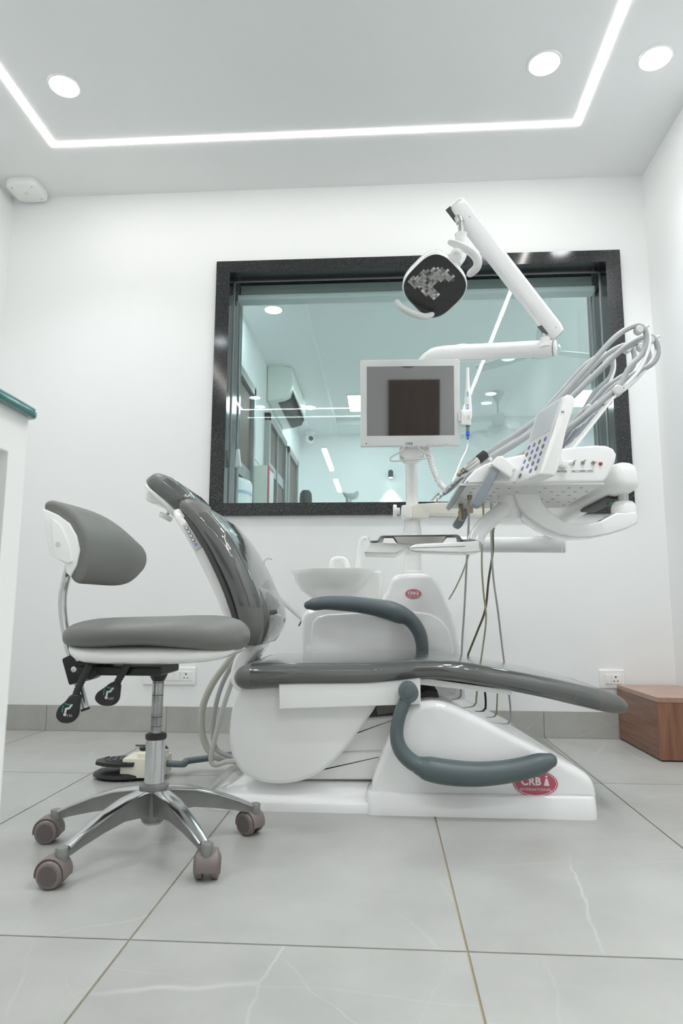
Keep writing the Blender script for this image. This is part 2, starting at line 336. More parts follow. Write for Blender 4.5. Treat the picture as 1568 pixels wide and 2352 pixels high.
# skirting: one stone piece for each floor tile column
sk = obj('baseboard_back', g_box((XL, YW-.004, 0), (XR, YW, .118)), 'grout', **S)
for i in range(-3, 4):
    x0, x1 = max(TX+i*.6+.001, XL), min(TX+(i+1)*.6-.001, XR)
    if x1-x0 > .03: obj('skirting_tile', g_box((x0, YW-.012, .001), (x1, YW-.004, .120)), 'skirt', sk, smooth=0)
obj('baseboard_left', g_box((XL, YB, 0), (XL+.012, YW-.012, .12)), 'skirt', **S)
obj('baseboard_right', g_box((XR-.012, YB, 0), (XR, 2.83, .12)), 'skirt', **S)
# rear door (seen only as a reflection in the monitor)
d1 = obj('door_1', g_box((.19, YB, 0), (.67, YB+.03, 2.06)), 'doorw', **S)
obj('door_panel', g_box((.25, YB+.03, .1), (.61, YB+.036, 1.05)), 'doorw', d1); obj('door_panel', g_box((.25, YB+.03, 1.06), (.61, YB+.036, 2.0)), 'doorw', d1)
obj('door_handle', g_tube([(.22, YB+.03, 1.05), (.22, YB+.08, 1.05), (.31, YB+.08, 1.05)], .009), 'steel', d1)
# ------------------------------------------------------------------ window
wn = obj('window_1', holed(wx0-.074, wx1+.074, wz0-.064, wz1+.064, wx0, wx1, wz0, wz1, YW-.022, YW), 'granite', smooth=0, **S)
GA, GB = YW+.085, YW+.245                       # the two panes
for nm, a, b in (('sill', (wx0-.02, YW, wz0-.02), (wx1+.02, YW+WT+.01, wz0)), ('head_reveal', (wx0-.02, YW, wz1), (wx1+.02, YW+WT+.01, wz1+.02)),
                 ('side_reveal', (wx0-.02, YW, wz0), (wx0, YW+WT+.01, wz1)), ('side_reveal', (wx1, YW, wz0), (wx1+.02, YW+WT+.01, wz1))):
    obj(nm, g_box(a, b), 'granite', wn, smooth=0)
for y in (GA, GB): obj('pane', ([(wx0, y, wz0), (wx1, y, wz0), (wx1, y, wz1), (wx0, y, wz1)], [(0, 1, 2, 3)]), 'glass', wn, smooth=0)
for x0, x1 in ((wx0, wx0+.006), (wx1-.006, wx1)):
    for y in (GA, GB): obj('glass_bead', g_box((x0, y-.006, wz0), (x1, y-.001, wz1)), 'alu', wn, smooth=0)
obj('glass_bead', g_box((wx0, GA-.006, wz1-.006), (wx1, GA-.001, wz1)), 'alu', wn, smooth=0)
# raised pleated blind between the panes
zb = P(800, 652, YW+.16).z
bl = thing('window_blind', 'grey pleated blind pulled up under the window head', 'blind', ((wx0+wx1)/2, YW+.16, zb-.11))
bx0, bx1 = wx0+.02, wx1-.02
obj('head_rail', g_box((bx0, YW+.13, zb), (bx1, YW+.20, wz1)), 'alu', bl)
for k in range(8):
    z1 = zb-k*.0078; obj('pleat', g_prism([(YW+.130, z1-.0039), (YW+.142, z1-.0002), (YW+.19, z1-.0002), (YW+.20, z1-.0039), (YW+.19, z1-.0076), (YW+.142, z1-.0076)], bx0+.006, bx1-.006, axis='x'), 'blind', bl)
obj('bottom_rail', g_prism(fillet([(YW+.125, zb-.063), (YW+.205, zb-.063), (YW+.205, zb-.094), (YW+.125, zb-.094)], .010), bx0-.008, bx1+.008, axis='x'), 'rail', bl)
a = P(548, 1030, YW+.14); b_ = P(545, 1060, YW+.14)
obj('pull_cord', g_tube([P(551, 700, YW+.13), P(549, 900, YW+.13), P(545, 1022, YW+.13)], .0016, 6), 'lgrey', bl)
obj('cord_handle', g_prism(fillet(XZ([(542, 1032), (549, 1030), (553, 1072), (538, 1074)], YW+.12), .006), YW+.115, YW+.14, .004), 'white', bl)
# ------------------------------------------------------------------ ceiling lights
def frame_geo(x0, x1, y0, y1, wd, z0, z1):
    o = [(x0, y0), (x1, y0), (x1, y1), (x0, y1)]; h = [(x0+wd, y0+wd), (x1-wd, y0+wd), (x1-wd, y1-wd), (x0+wd, y1-wd)]
    v = [(*p, z0) for p in o]+[(*p, z0) for p in h]+[(*p, z1) for p in o]+[(*p, z1) for p in h]; f = []
    for i in range(4): j = (i+1) % 4; f += [(i, 4+i, 4+j, j), (8+i, 8+j, 12+j, 12+i), (4+i, 12+i, 12+j, 4+j), (i, j, 8+j, 8+i)]
    return v, f
obj('ceiling_light_strip', frame_geo(-1.625, .922, -.52, 2.925, .027, H-.003, H), 'led', smooth=0, label='long glowing LED strip forming a rectangle on the ceiling', cat='light strip')
def downlight(x, y, z, label, group, em='down', r=.058):
    t = thing('downlight', label, 'light', (x, y, z-.006), group)
    obj('rim', g_lathe([(r, 0), (r+.004, -.004), (r+.012, -.004), (r+.014, 0)], (x, y, z-.0005), n=32), 'white', t)
    obj('diffuser', g_lathe([(.001, 0), (r, 0), (r, .0025), (.001, .0025)], (x, y, z-.003), n=32), em, t)
    if em == 'down':                       # the lamp's own beam: a wide downward cone
        l = bpy.data.lights.new('downlight_beam', 'AREA'); l.shape = 'DISK'; l.size = 2*r; l.energy = DOWN_W; l.spread = R_(110); l.color = (.93, .97, 1)
        lo = bpy.data.objects.new('downlight_beam', l); COL.objects.link(lo); lo.parent = t; lo.location = (0, 0, .0015)
for x, y, lb in ((-1.38, 2.55, 'round glowing downlight inside the light strip, over the stool'), (.676, 2.55, 'round glowing downlight inside the light strip, beside its corner over the lamp arm'), (1.126, 2.55, 'round glowing downlight between the light strip and the side wall'),
              (-1.38, 1.235, 'added unseen downlight over the counter, in the middle row'), (.676, 1.235, 'added unseen downlight inside the strip, in the middle row'), (1.126, 1.235, 'added unseen downlight outside the strip, in the middle row'),  # middle row added out of view to bring more light to the floor
              (-1.38, -.08, 'round downlight near the rear door, over the counter side'), (.676, -.08, 'round downlight just inside the strip near the rear door'), (1.126, -.08, 'round downlight outside the strip near the rear door')):
    downlight(x, y, H, lb, 'recessed downlights in this room')
# smoke / motion sensor in the corner
c = PZ(67, 448, H)
t = thing('ceiling_sensor', 'small white square sensor box on the ceiling in the corner', 'sensor', (c.x, c.y-.05, H-.05))
c = PZ(66, 446, H-.03); cx, cy = c.x, min(c.y, 3.228)
sq = lambda s: fillet([(cx-s, cy-s), (cx+s, cy-s), (cx+s, cy+s), (cx-s, cy+s)], s*.55, 6)
rings = [[(x, y, z) for x, y in sq(s)] for s, z in ((.085, H), (.088, H-.02), (.084, H-.034), (.076, H-.038))]
obj('housing', g_loft(rings), 'white', t)
obj('eye', g_lathe([(.001, -.002), (.010, -.002), (.012, 0)], (cx, cy, H-.038), n=20), 'cream', t)
for dx, dy in ((-.06, -.06), (.06, -.06), (.06, .06)): obj('screw_hole', g_lathe([(.001, -.001), (.003, -.001), (.003, 0)], (cx+dx*.9, cy+dy*.9, H-.038), n=10), 'dgrey', t)
# ================================================================== THE NEXT ROOM (seen through the window)
NX0, NX1, NY0, NY1 = -1.085, 4.1, YW+WT, 8.5
obj('floor', g_box((NX0, NY0, -.06), (NX1, NY1, 0)), mat('next_floor', (.80, .80, .78), .4), **S)
obj('wall_next_left', g_box((NX0-.1, NY0, -.06), (NX0, NY1, H+.1)), 'wall', **S)
obj('wall_next_right', g_box((NX1, NY0, -.06), (NX1+.1, NY1, H+.1)), 'wall', **S)
obj('wall_next_back', g_box((NX0-.1, NY1, -.06), (NX1+.1, NY1+.1, H+.1)), 'wall', **S)
cl = obj('ceiling', g_box((NX0-.1, NY0, H+.07), (NX1+.1, NY1+.1, H+.15)), 'ceil', **S)
bo = frame_geo(NX0, NX1, NY0, NY1, .5, H, H+.069); obj('trim_1', bo, 'ceil', smooth=0, **S)
for x, y, lb in ((-.83, 4.79, 'round downlight in the next room nearest to the window'), (-.83, 7.28, 'round downlight in the next room beyond the air conditioner')): downlight(x, y, H, lb, 'downlights of the next room', 'down2', .06)
def panel_light(x, y, lb, s=.29):
    t = thing('panel_light', lb, 'light', (x, y, H+.055))
    obj('frame', frame_geo(x-s-.015, x+s+.015, y-s-.015, y+s+.015, .015, H+.055, H+.07), 'white', t, smooth=0)
    obj('diffuser', g_box((x-s, y-s, H+.06), (x+s, y+s, H+.07)), 'panel', t, smooth=0)
panel_light(-.10, 7.35, 'square glowing ceiling panel seen beside the monitor'); panel_light(2.35, 7.3, 'square glowing ceiling panel seen behind the instrument hoses'); [panel_light(x, 4.45, 'added unseen ceiling panel close to the window wall, '+s) for x, s in ((.35, 'behind the blind head'), (1.7, 'in the middle of the room'), (3.1, 'by the far side wall'))]  # row near the window added out of sight to brighten the next room
# glowing bars standing in for light strip reflections in the window glass
def reflection_bar(a, b, lb):
    t = thing('reflection_bar', lb, 'light', (a.x, (a.y+b.y)/2, min(a.z, b.z)-.02))
    obj('diffuser', g_box((a.x-.022, a.y, a.z-.02), (a.x+.022, b.y, a.z)), 'reflbar', t, smooth=0)
    obj('body', g_box((a.x-.025, a.y, a.z), (a.x+.025, b.y, a.z+.02)), 'white', t, smooth=0)
    for y in (a.y+.1, b.y-.1): obj('wire', g_cyl((a.x, y, a.z+.02), (a.x, y, H+.07 if a.x > -.58 else H), .0008, 5), 'lgrey', t)
a = P(744, 1030, 6.8); reflection_bar(a, Vector((a.x, 7.85, a.z)), 'slim glowing bar imitating a reflection, the upper of two in the next room')
a = P(770, 1100, 7.45); reflection_bar(a, Vector((a.x, 8.2, a.z)), 'short glowing bar imitating a reflection, the lower of two in the next room')
# air conditioner on the left wall
y0 = PX(612, 900, NX0).y
def acpt(px, py): p = P(px, py, y0); return (p.x, p.z)
prof = [acpt(610, 841), acpt(640, 838), acpt(668, 843), acpt(673, 855), acpt(671, 885), acpt(664, 908), acpt(648, 915), acpt(612, 921)]
prof = [(NX0+.004, z) if i in (0, 7) else (x, z) for i, (x, z) in enumerate(prof)]
y1 = y0+1.02
t = thing('air_conditioner', 'white split air conditioner high on the wall of the next room', 'air conditioner', (NX0+.1, (y0+y1)/2, prof[-1][1]))
obj('housing', g_prism(fillet(prof, .015, 3), y0, y1, .012), mat('ac_white', (.80, .82, .76), .35), t)
q = [acpt(662, 909), acpt(650, 914)]
obj('air_outlet', g_prism([acpt(660, 906), acpt(666, 896), acpt(671, 899), acpt(664, 914), acpt(640, 921), acpt(634, 917)], y0+.1, y1-.08), 'dgrey', t)
obj('flap', g_prism([acpt(668, 888), acpt(671, 889), acpt(681, 912), acpt(678, 913)], y0+.08, y1-.06), 'white', t)
for k in range(9):
    yy = y0+.16+k*.09; obj('louvre', g_prism([acpt(660, 911), acpt(664, 903), acpt(667, 905), acpt(658, 917)], yy, yy+.006), 'lgrey', t)
# doors along the left wall
def wdoor(n, y0, y1, z, split=False, rail=None):
    f = obj('door_%d' % n, merge(g_box((NX0, y0, 0), (NX0+.05, y0+.06, z)), g_box((NX0, y1-.06, 0), (NX0+.05, y1, z)), g_box((NX0, y0, z-.07), (NX0+.05, y1, z))), 'alu', smooth=0, **S)
    ys = [y0+.06, y1-.06] if not split else [y0+.06, (y0+y1)/2, y1-.06]
    for a, b in zip(ys, ys[1:]):
        obj('door_leaf', g_box((NX0+.002, a+.004, .01), (NX0+.022, b-.004, z-.075)), 'doorw', f, smooth=0)
        if rail: obj('lock_rail', g_box((NX0+.022, a+.01, rail-.06), (NX0+.03, b-.01, rail+.04)), 'alu', f, smooth=0)
    if split: obj('mullion', g_box((NX0+.01, ys[1]-.015, .01), (NX0+.04, ys[1]+.015, z-.07)), 'alu', f, smooth=0)
lw = lambda x, y: PX(x, y, NX0+.03)
wdoor(2, 4.45, lw(583, 895).y, lw(583, 895).z, rail=lw(570, 1090).z)
wdoor(3, lw(615, 950).y, lw(655, 1015).y, lw(655, 1015).z, True, rail=lw(642, 1100).z)
wdoor(4, lw(660, 1025).y, min(lw(682, 1060).y, 8.4), lw(671, 1043).z)
# picture, red-edged box, water purifier
a, b = lw(582, 1046), lw(597, 1125)
t = thing('picture_frame', 'thin dark framed certificate on the wall of the next room', 'picture', (NX0, (a.y+b.y)/2, b.z))
obj('frame', g_box((NX0, a.y, b.z), (NX0+.02, b.y, a.z)), 'alu', t, smooth=0); obj('print', g_box((NX0+.02, a.y+.02, b.z+.02), (NX0+.022, b.y-.02, a.z-.02)), 'paper', t, smooth=0)
a, b = PX(595, 1067, NX0+.18), PX(628, 1155, NX0+.18)
ya, yb = PX(617, 1100, NX0+.16).y, PX(628, 1100, NX0+.16).y
t = thing('wall_box', 'white wall box with a red edged face in the next room', 'wall box', (NX0+.08, (ya+yb)/2, 1.1))
zt = PX(617, 1068, NX0+.16).z
obj('case', g_box((NX0, ya, zt-.62), (NX0+.15, yb, zt)), mat('box_white', (.80, .82, .74), .4), t, smooth=0)
obj('red_edge', g_box((NX0+.15, ya, zt-.62), (NX0+.158, yb, zt)), mat('box_red', (.45, .03, .05), .4), t, smooth=0); obj('door', g_box((NX0+.158, ya+.03, zt-.60), (NX0+.164, yb-.02, zt-.03)), 'paper', t, smooth=0)
pc = PX(552, 1130, NX0+.16); zt = PX(552, 1103, NX0+.16).z
t = thing('water_purifier', 'white water purifier with rounded top by the first brown door', 'water purifier', (NX0+.15, pc.y, zt-.5))
obj('body', g_prism(fillet([(NX0, pc.y-.14), (NX0+.2, pc.y-.14), (NX0+.24, pc.y), (NX0+.2, pc.y+.14), (NX0, pc.y+.14)], .05), zt-.5, zt, .03, axis='z'), 'white', t)
obj('display', g_prism(fillet([(NX0+.1, pc.y-.145), (NX0+.2, pc.y-.145), (NX0+.245, pc.y), (NX0+.2, pc.y+.1), (NX0+.1, pc.y+.1)], .04), zt-.10, zt-.085, axis='z'), mat('purifier_band', (.45, .52, .75), .4), t)
# dome camera, wall spot, fans, far equipment
c = PZ(711, 990, H)
t = thing('dome_camera', 'white dome security camera under the ceiling of the next room', 'camera', (c.x, 8.3, H-.16))
obj('mount', g_cyl((c.x, 8.3, H), (c.x, 8.3, H-.05), .075, 24, .01), 'white', t); obj('ball', g_lathe([(.001, -.13), (.04, -.12), (.06, -.09), (.066, -.05), (.05, -.02), (.001, -.01)], (c.x, 8.3, H-.03), n=24), 'white', t)
obj('lens', g_cyl((c.x+.015, 8.25, H-.10), (c.x+.03, 8.225, H-.115), .028, 16), 'dgrey', t)
c = P(897, 1088, 8.42)
t = thing('wall_spotlight', 'small black wall spotlight casting a cone of light downward', 'light', (c.x, 8.5, c.z-.06))
obj('shade', g_lathe([(.028, 0), (.032, .02), (.032, .08), (.015, .10)], (c.x, 8.42, c.z-.05), n=20), 'dgrey', t); obj('stem', g_cyl((c.x, 8.42, c.z+.02), (c.x, 8.5, c.z+.02), .01), 'dgrey', t)
obj('bulb', g_lathe([(.001, 0), (.024, 0), (.02, .012), (.001, .012)], (c.x, 8.42, c.z-.052), n=16), 'bulb', t)
sp = bpy.data.lights.new('spot_beam', 'SPOT'); sp.energy = 26; sp.spot_size = R_(75); sp.spot_blend = .5; sp.color = (1, .97, .88); sp.shadow_soft_size = .02
so = bpy.data.objects.new('spot_beam', sp); COL.objects.link(so); so.parent = t; so.location = Vector((c.x, 8.42, c.z-.06))-Vector(t.location); so.rotation_euler = (R_(-8), 0, 0)
def fan(x, y, lb, rod):
    z0 = H+.07; t = thing('ceiling_fan', lb, 'fan', (x, y, z0-rod-.16), 'ceiling fans of the next room')
    obj('canopy', g_lathe([(.075, 0), (.07, -.02), (.03, -.09), (.014, -.12), (.001, -.12)], (x, y, z0), n=24), 'lgrey', t)
    obj('rod', g_cyl((x, y, z0-.1), (x, y, z0-rod), .011, 12), 'lgrey', t)
    obj('motor', g_lathe([(.014, .10), (.03, .03), (.07, 0), (.125, -.02), (.13, -.045), (.10, -.07), (.001, -.075)], (x, y, z0-rod), n=32), 'lgrey', t)
    for k in range(3):
        a = .35+k*2.094; d = Vector((math.cos(a), math.sin(a), 0)); e = Vector((-d.y, d.x, .12)); o = Vector((x, y, z0-rod-.035)); pts = []
        for s, wd in ((.11, .02), (.16, .05), (.30, .065), (.55, .06), (.575, .03)): pts.append((o+d*s, wd))
        ring = [p+e*wd for p, wd in pts]+[p-e*wd for p, wd in reversed(pts)]; n = len(ring)
        obj('blade', ([tuple(p) for p in ring]+[tuple(p-Vector((0, 0, .004))) for p in ring], [tuple(range(n)), tuple(range(2*n-1, n-1, -1))]+[(i, n+i, n+(i+1) % n, (i+1) % n) for i in range(n)]), 'lgrey', t, smooth=0)
c = PZ(1142, 902, H+.07); fan(c.x, c.y, 'pale ceiling fan on a rod seen past the camera wand', .36)
c = PZ(1242, 690, H+.07); fan(c.x, c.y, 'pale ceiling fan partly behind the lamp arm joint', .36)
# equipment tops just over the sill, standing on the next room's floor
p = P(702, 1142, 5.4)
t = thing('office_chair', 'black chair whose rounded headrest top shows above the sill', 'chair', (p.x, 5.4, 0))
obj('headrest', g_lathe([(.001, .16), (.03, .155), (.048, .13), (.052, .08), (.05, 0), (.001, 0)], (p.x, 5.4, p.z-.10), n=24), 'blackp', t); obj('backrest', g_box((p.x-.22, 5.37, .5), (p.x+.22, 5.44, p.z-.12)), 'blackp', t, bevel=.03)
obj('post', g_cyl((p.x, 5.4, p.z-.2), (p.x, 5.4, p.z-.06), .02), 'blackp', t); obj('seat', g_box((p.x-.24, 4.95, .42), (p.x+.24, 5.42, .5)), 'blackp', t, bevel=.03); obj('pedestal', g_cyl((p.x, 5.2, .06), (p.x, 5.2, .45), .03), 'steel', t); obj('foot', g_lathe([(.28, 0), (.28, .02), (.04, .07), (.001, .07)], (p.x, 5.2, 0), n=24), 'blackp', t)
p = P(805, 1140, 6.6)
t = thing('scanner_stand', 'grey white device with a curved head rising above the sill', 'device', (p.x, 6.6, 0))
obj('column', g_cyl((p.x-.02, 6.6, .03), (p.x-.02, 6.6, p.z), .03), 'lgrey', t); obj('base', g_lathe([(.25, 0), (.25, .03), (.05, .06), (.001, .06)], (p.x-.02, 6.6, 0), n=24), 'lgrey', t)
obj('head', g_tube([P(790, 1133, 6.6), P(797, 1138, 6.6), P(806, 1140, 6.6), P(815, 1138, 6.6), P(820, 1132, 6.6)], [.014, .03, .036, .034, .02], 14, round_end=1), 'lgrey', t)
# ================================================================== SIDE COUNTER (left foreground)
cz = .85; c = PZ(97, 946, cz); fx = c.x-.012; fy = c.y-.012
t = thing('side_counter', 'white counter unit with open shelf in the left foreground', 'cabinet', (fx-.3, fy-.7, 0))
o1 = PX(19, 1037, fx); oy, oz = o1.y, o1.z; yn = fy-1.35
# carcass built as panels round an open shelf that faces the room
obj('end_panel', g_box((fx-.55, oy, 0), (fx, fy, cz-.012)), 'whitem', t, smooth=0)
obj('top_panel', g_box((fx-.55, yn, oz), (fx, oy, cz-.012)), 'whitem', t, smooth=0)
obj('back_panel', g_box((fx-.55, yn, 0), (fx-.50, oy, oz)), 'whitem', t, smooth=0)
obj('end_panel', g_box((fx-.50, yn, 0), (fx, yn+.04, oz)), 'whitem', t, smooth=0)
obj('plinth', g_box((fx-.50, yn+.04, 0), (fx-.02, oy, .09)), 'whitem', t, smooth=0)
obj('shelf', g_box((fx-.50, yn+.04, .42), (fx-.03, oy, .44)), 'whitem', t, smooth=0)
gl = obj('glass_top', g_prism(fillet([(fx-.57, yn-.01), (c.x, yn-.01), (c.x, c.y), (fx-.57, c.y)], [0, .01, .02, 0]), cz-.012, cz, .003, axis='z'), 'gedge', label='green edged glass sheet on top', parent=t)
# ================================================================== WOODEN STEP BOX
b0 = PZ(1517, 1750, 0); bz = P(1417, 1581, YW).z; bx = 1.083
t = thing('wooden_step', 'reddish walnut box step standing in the corner under the socket', 'step box', ((bx+XR)/2, 3.08, 0))
obj('front_board', g_box((bx, b0.y, .006), (XR-.001, b0.y+.018, bz-.001)), 'wood', t, smooth=0)
obj('side_board', g_box((bx, b0.y+.019, .006), (bx+.018, YW-.013, bz-.001)), 'woodh', t, smooth=0)
obj('top_board', g_box((bx-.001, b0.y-.001, bz), (XR-.001, YW-.013, bz+.018)), 'woodsheen', t, smooth=0)  # top wood colours lightened to carry a grazing sheen
obj('base_frame', g_box((bx+.006, b0.y+.006, 0), (XR-.004, YW-.02, .006)), 'black', t, smooth=0)
# ================================================================== WALL SOCKETS
def socket(px0, py0, px1, py1, label, mods):
    a, b = P(px0, py0, YW), P(px1, py1, YW); y = YW
    t = thing('wall_socket', label, 'socket', ((a.x+b.x)/2, y, b.z), 'white wall sockets on the back wall')
    obj('plate', g_prism(fillet([(a.x, b.z), (b.x, b.z), (b.x, a.z), (a.x, a.z)], .006), y-.010, y, .004), 'white', t)
    for m0, m1, kind in mods:
        x0, x1 = a.x+(b.x-a.x)*m0, a.x+(b.x-a.x)*m1; z0, z1 = b.z+(a.z-b.z)*.24, b.z+(a.z-b.z)*.76
        p = obj('rocker_switch' if kind == 's' else 'outlet', g_prism(fillet([(x0+.0006, z0), (x1-.0006, z0), (x1-.0006, z1), (x0+.0006, z1)], .002), y-(.014 if kind == 's' else .012), y-.008, .001), 'white', t)
        if kind == 'o':
            cx_, cz_ = (x0+x1)/2, (z0+z1)/2; s = (z1-z0)
            for dx, dz, r in ((0, .22, .0042), (-.19, -.2, .003), (.19, -.2, .003)): obj('pin_hole', g_cyl((cx_+dx*s, y-.0126, cz_+dz*s), (cx_+dx*s, y-.0115, cz_+dz*s), r, 12), 'black', p)
socket(1374, 1538, 1434, 1581, 'white single socket with switch on the wall above the wooden step', [(.22, .44, 's'), (.44, .84, 'o')])
socket(330, 1531, 449, 1573, 'long white socket plate with two outlets behind the stool column', [(.22, .47, 'o'), (.47, .59, 's'), (.59, .71, 's'), (.71, .94, 'o')])
# ================================================================== DENTAL STOOL
SX, SY = -.580, 1.735
st = thing('dental_stool', 'grey cushioned dental stool on five chrome legs with castors', 'stool', (SX, SY, 0))
ca, sa = math.cos, math.sin
def pol(a, r, z): return Vector((SX+r*ca(a), SY+r*sa(a), z))
angs = [R_(a) for a in (-116, -45, 28, 100, 173)]
RL = .265
def leg(a):
    e = Vector((-sa(a), ca(a), 0)); up = Vector((0, 0, 1)); web, cap = [], []
    for r, zt, zb, wt, wb in ((.018, .146, .080, .021, .026), (.05, .145, .086, .0215, .024), (.10, .138, .090, .0195, .020), (.16, .120, .080, .017, .017), (.22, .096, .066, .0150, .0145), (.254, .080, .056, .0138, .0130)):
        c = pol(a, r, 0); prof = [(-wb*.5, zb), (wb*.5, zb), (wb*.55, zb+(zt-zb)*.5), (wt*.85, zt-.005), (-wt*.85, zt-.005), (-wb*.55, zb+(zt-zb)*.5)]
        web.append([c+e*x+up*z for x, z in prof])
        cap.append([c+e*x+up*z for x, z in [(-wt, zt-.006), (wt, zt-.006), (wt, zt-.003), (wt*.72, zt), (-wt*.72, zt), (-wt, zt-.003)]])
    o = obj('leg', g_loft(web), 'cast', st, smooth=50); obj('leg_top', g_loft(cap), 'pol', o, smooth=50)
    tp = pol(a, RL, 0)
    obj('leg_boss', g_lathe([(.0115, .050), (.0125, .054), (.0135, .060), (.0138, .076), (.012, .079), (.001, .080)], (tp.x, tp.y, 0), n=20), 'cast', o)
    return tp
def caster(c, a, lab=None):
    d = Vector((ca(a), sa(a), 0)); e = Vector((-sa(a), ca(a), 0)); up = Vector((0, 0, 1)); rw = .029
    cw = c + d*.016 + up*rw
    root = obj('castor_hood', None or hood(cw, d, e, rw), 'caster', st, smooth=50)
    obj('castor_stem', g_cyl((c.x, c.y, .030), (c.x, c.y, .052), .0085, 16), 'casterd', root)
    for s in (-1, 1):
        o = cw+e*(s*.009); ax = e*s
        wh = obj('castor_wheel', g_lathe([(.001, .0), (rw-.002, .0), (rw, .002), (rw, .013), (rw-.003, .017), (rw-.006, .018), (.001, .0185)], o, ax, 28), 'caster', root)
        obj('wheel_cap', g_lathe([(rw-.008, .017), (rw-.009, .0195), (.001, .020)], o, ax, 24), 'casterd', root)
    return root
def hood(cw, d, e, rw):
    rings = []; up = Vector((0, 0, 1)); w2 = .021
    for k in range(13):
        t = R_(-12+k*17); q = d*(-ca(t)) + up*sa(t)
        ri, ro = rw+.0015, rw+.0060
        rings.append([cw+q*ri-e*w2, cw+q*ri+e*w2, cw+q*(ro-.002)+e*(w2+.001), cw+q*ro+e*(w2-.004), cw+q*ro-e*(w2-.004), cw+q*(ro-.002)-e*(w2+.001)])
    return merge(g_loft(rings), g_lathe([(.012, .0), (.012, .016), (.0095, .022), (.001, .022)], cw-d*.016+up*(rw-.004), n=16), g_box(cw-Vector((.006, .006, .012)), cw+Vector((.006, .006, .02))))
swivel = [R_(180), R_(98), R_(150), R_(75), R_(185)]
for a, s in zip(angs, swivel): caster(leg(a), s)
obj('hub', g_lathe([(.001, .066), (.026, .066), (.027, .070), (.030, .075), (.0305, .135), (.036, .145), (.036, .152), (.026, .158), (.001, .16)], (SX, SY, 0), n=36), 'cast', st)
obj('hub_clip', g_lathe([(.001, .060), (.021, .060), (.022, .066), (.001, .066)], (SX, SY, 0), n=12), 'steel', st)
obj('column', g_lathe([(.0245, .15), (.024, .268), (.001, .268)], (SX, SY, 0), n=36), 'chrome', st)
obj('column_ring', g_lathe([(.0245, .262), (.0262, .265), (.0262, .274), (.020, .277), (.001, .277)], (SX, SY, 0), n=36), 'blackr', st)
obj('gas_cylinder', g_lathe([(.0142, .27), (.0142, .412), (.001, .412)], (SX, SY, 0), n=30), 'dirty', st)
for z in (.293, .316, .370, .401): obj('grease_ring', g_lathe([(.0142, 0), (.01445, .0007), (.0142, .0016)], (SX, SY, z), n=30), 'dgrey', st)
obj('column_socket', g_lathe([(.0142, .405), (.019, .412), (.024, .425), (.024, .44), (.001, .44)], (SX, SY, 0), n=24), 'black', st)
# mechanism plate and rear bracket
z0 = .424
mech = obj('mechanism', g_box((P(205, 1530, SY).x, SY-.075, z0), (P(392, 1530, SY).x, SY+.075, z0+.022)), 'black', st, bevel=.006)
obj('tilt_bracket', g_prism(fillet(XZ([(143, 1513), (176, 1498), (200, 1496), (228, 1520), (215, 1545), (186, 1566), (160, 1574)], SY-.05), .006), SY-.055, SY+.055, .003), 'black', st)
for px, py, r in ((181, 1513, 6.5), (172, 1537, 7.5)):
    p = P(px, py, SY-.058); obj('bolt', g_cyl((p.x, SY-.066, p.z), (p.x, SY-.05, p.z), pxr(r, SY-.05), 18, .003), 'chrome', st)
obj('tilt_knob', g_tube([P(232, 1528, SY-.03), P(220, 1540, SY-.06), P(206, 1550, SY-.075)], [.012, .014, .012], 14, round_end=1), 'blackp', st)
# levers
def lever(path, pad, word, Y, icon):
    L = obj('lever_sleeve', ribbed([P(x, y, Y) for x, y in path], pxr(8.5, Y)), 'blackr', st, smooth=60)
    pp = smooth_poly(XZ(pad, Y-.006), 4)
    pd = obj('lever_paddle', g_prism(pp, Y-.010, Y+.008, .006), 'blackp', L)
    ex = Vector((-1, 0, .06)); ey = Vector((-.06, 0, -1))
    c = P(*icon, Y-.0112)
    obj('lettering', g_text(word, .0075, c+ex*-.0145+ey*-.0, ex, ey, .0002), 'lgrey', pd)
    f = lambda pts, m, nm: obj(nm, g_prism([(c.x+ex.x*a*.001-ey.x*b*.001, c.z+ex.z*a*.001-ey.z*b*.001) for a, b in pts], Y-.0116, Y-.0108), m, pd, smooth=0)
    f([(a-3+4*math.cos(q/8*6.283), b+1+4*math.sin(q/8*6.283)) for q in range(12) for a, b in ((0, 0),)][:8], 'lgrey', 'figure_head')
    f([(-6, 5), (-1, 5), (-2, 16), (-10, 18), (-16, 26), (-20, 25), (-13, 14), (-6, 12)], 'lgrey', 'figure_body')
    f([(3, 6), (6, 6), (5, 20), (1, 22), (1, 19), (3, 18)], 'greenp', 'figure_chair')
    f([(-14, 22), (0, 25), (0, 27), (-14, 25)], 'greenp', 'figure_seat')
def ribbed(pts, r, n=14, step=.0035, low=.86):
    Q = cat(pts, 10); L = sum((Q[i+1]-Q[i]).length for i in range(len(Q)-1)); N = int(L/step); out = []
    acc = 0; seg = [0]
    for i in range(len(Q)-1): acc += (Q[i+1]-Q[i]).length; seg.append(acc)
    for k in range(N+1):
        s = L*k/N; i = max(0, min(len(Q)-2, next((j for j in range(len(seg)) if seg[j] > s), len(seg)-1)-1)); t = (s-seg[i])/max(1e-6, seg[i+1]-seg[i]); out.append(Q[i].lerp(Q[i+1], min(1, t)))
    return g_tube(out, [r*(1. if k % 2 else low) for k in range(N+1)], n, 1)
lever([(206, 1525), (192, 1555), (180, 1580), (171, 1604)], [(163, 1596), (184, 1597), (181, 1620), (177, 1645), (162, 1660), (140, 1660), (128, 1645), (134, 1625), (150, 1610)], 'TILT', SY-.11, (146, 1642))
lever([(302, 1512), (285, 1540), (266, 1573)], [(257, 1567), (274, 1571), (274, 1590), (270, 1610), (256, 1621), (232, 1620), (218, 1607), (222, 1592), (238, 1580)], 'LIFT', SY-.09, (241, 1603))
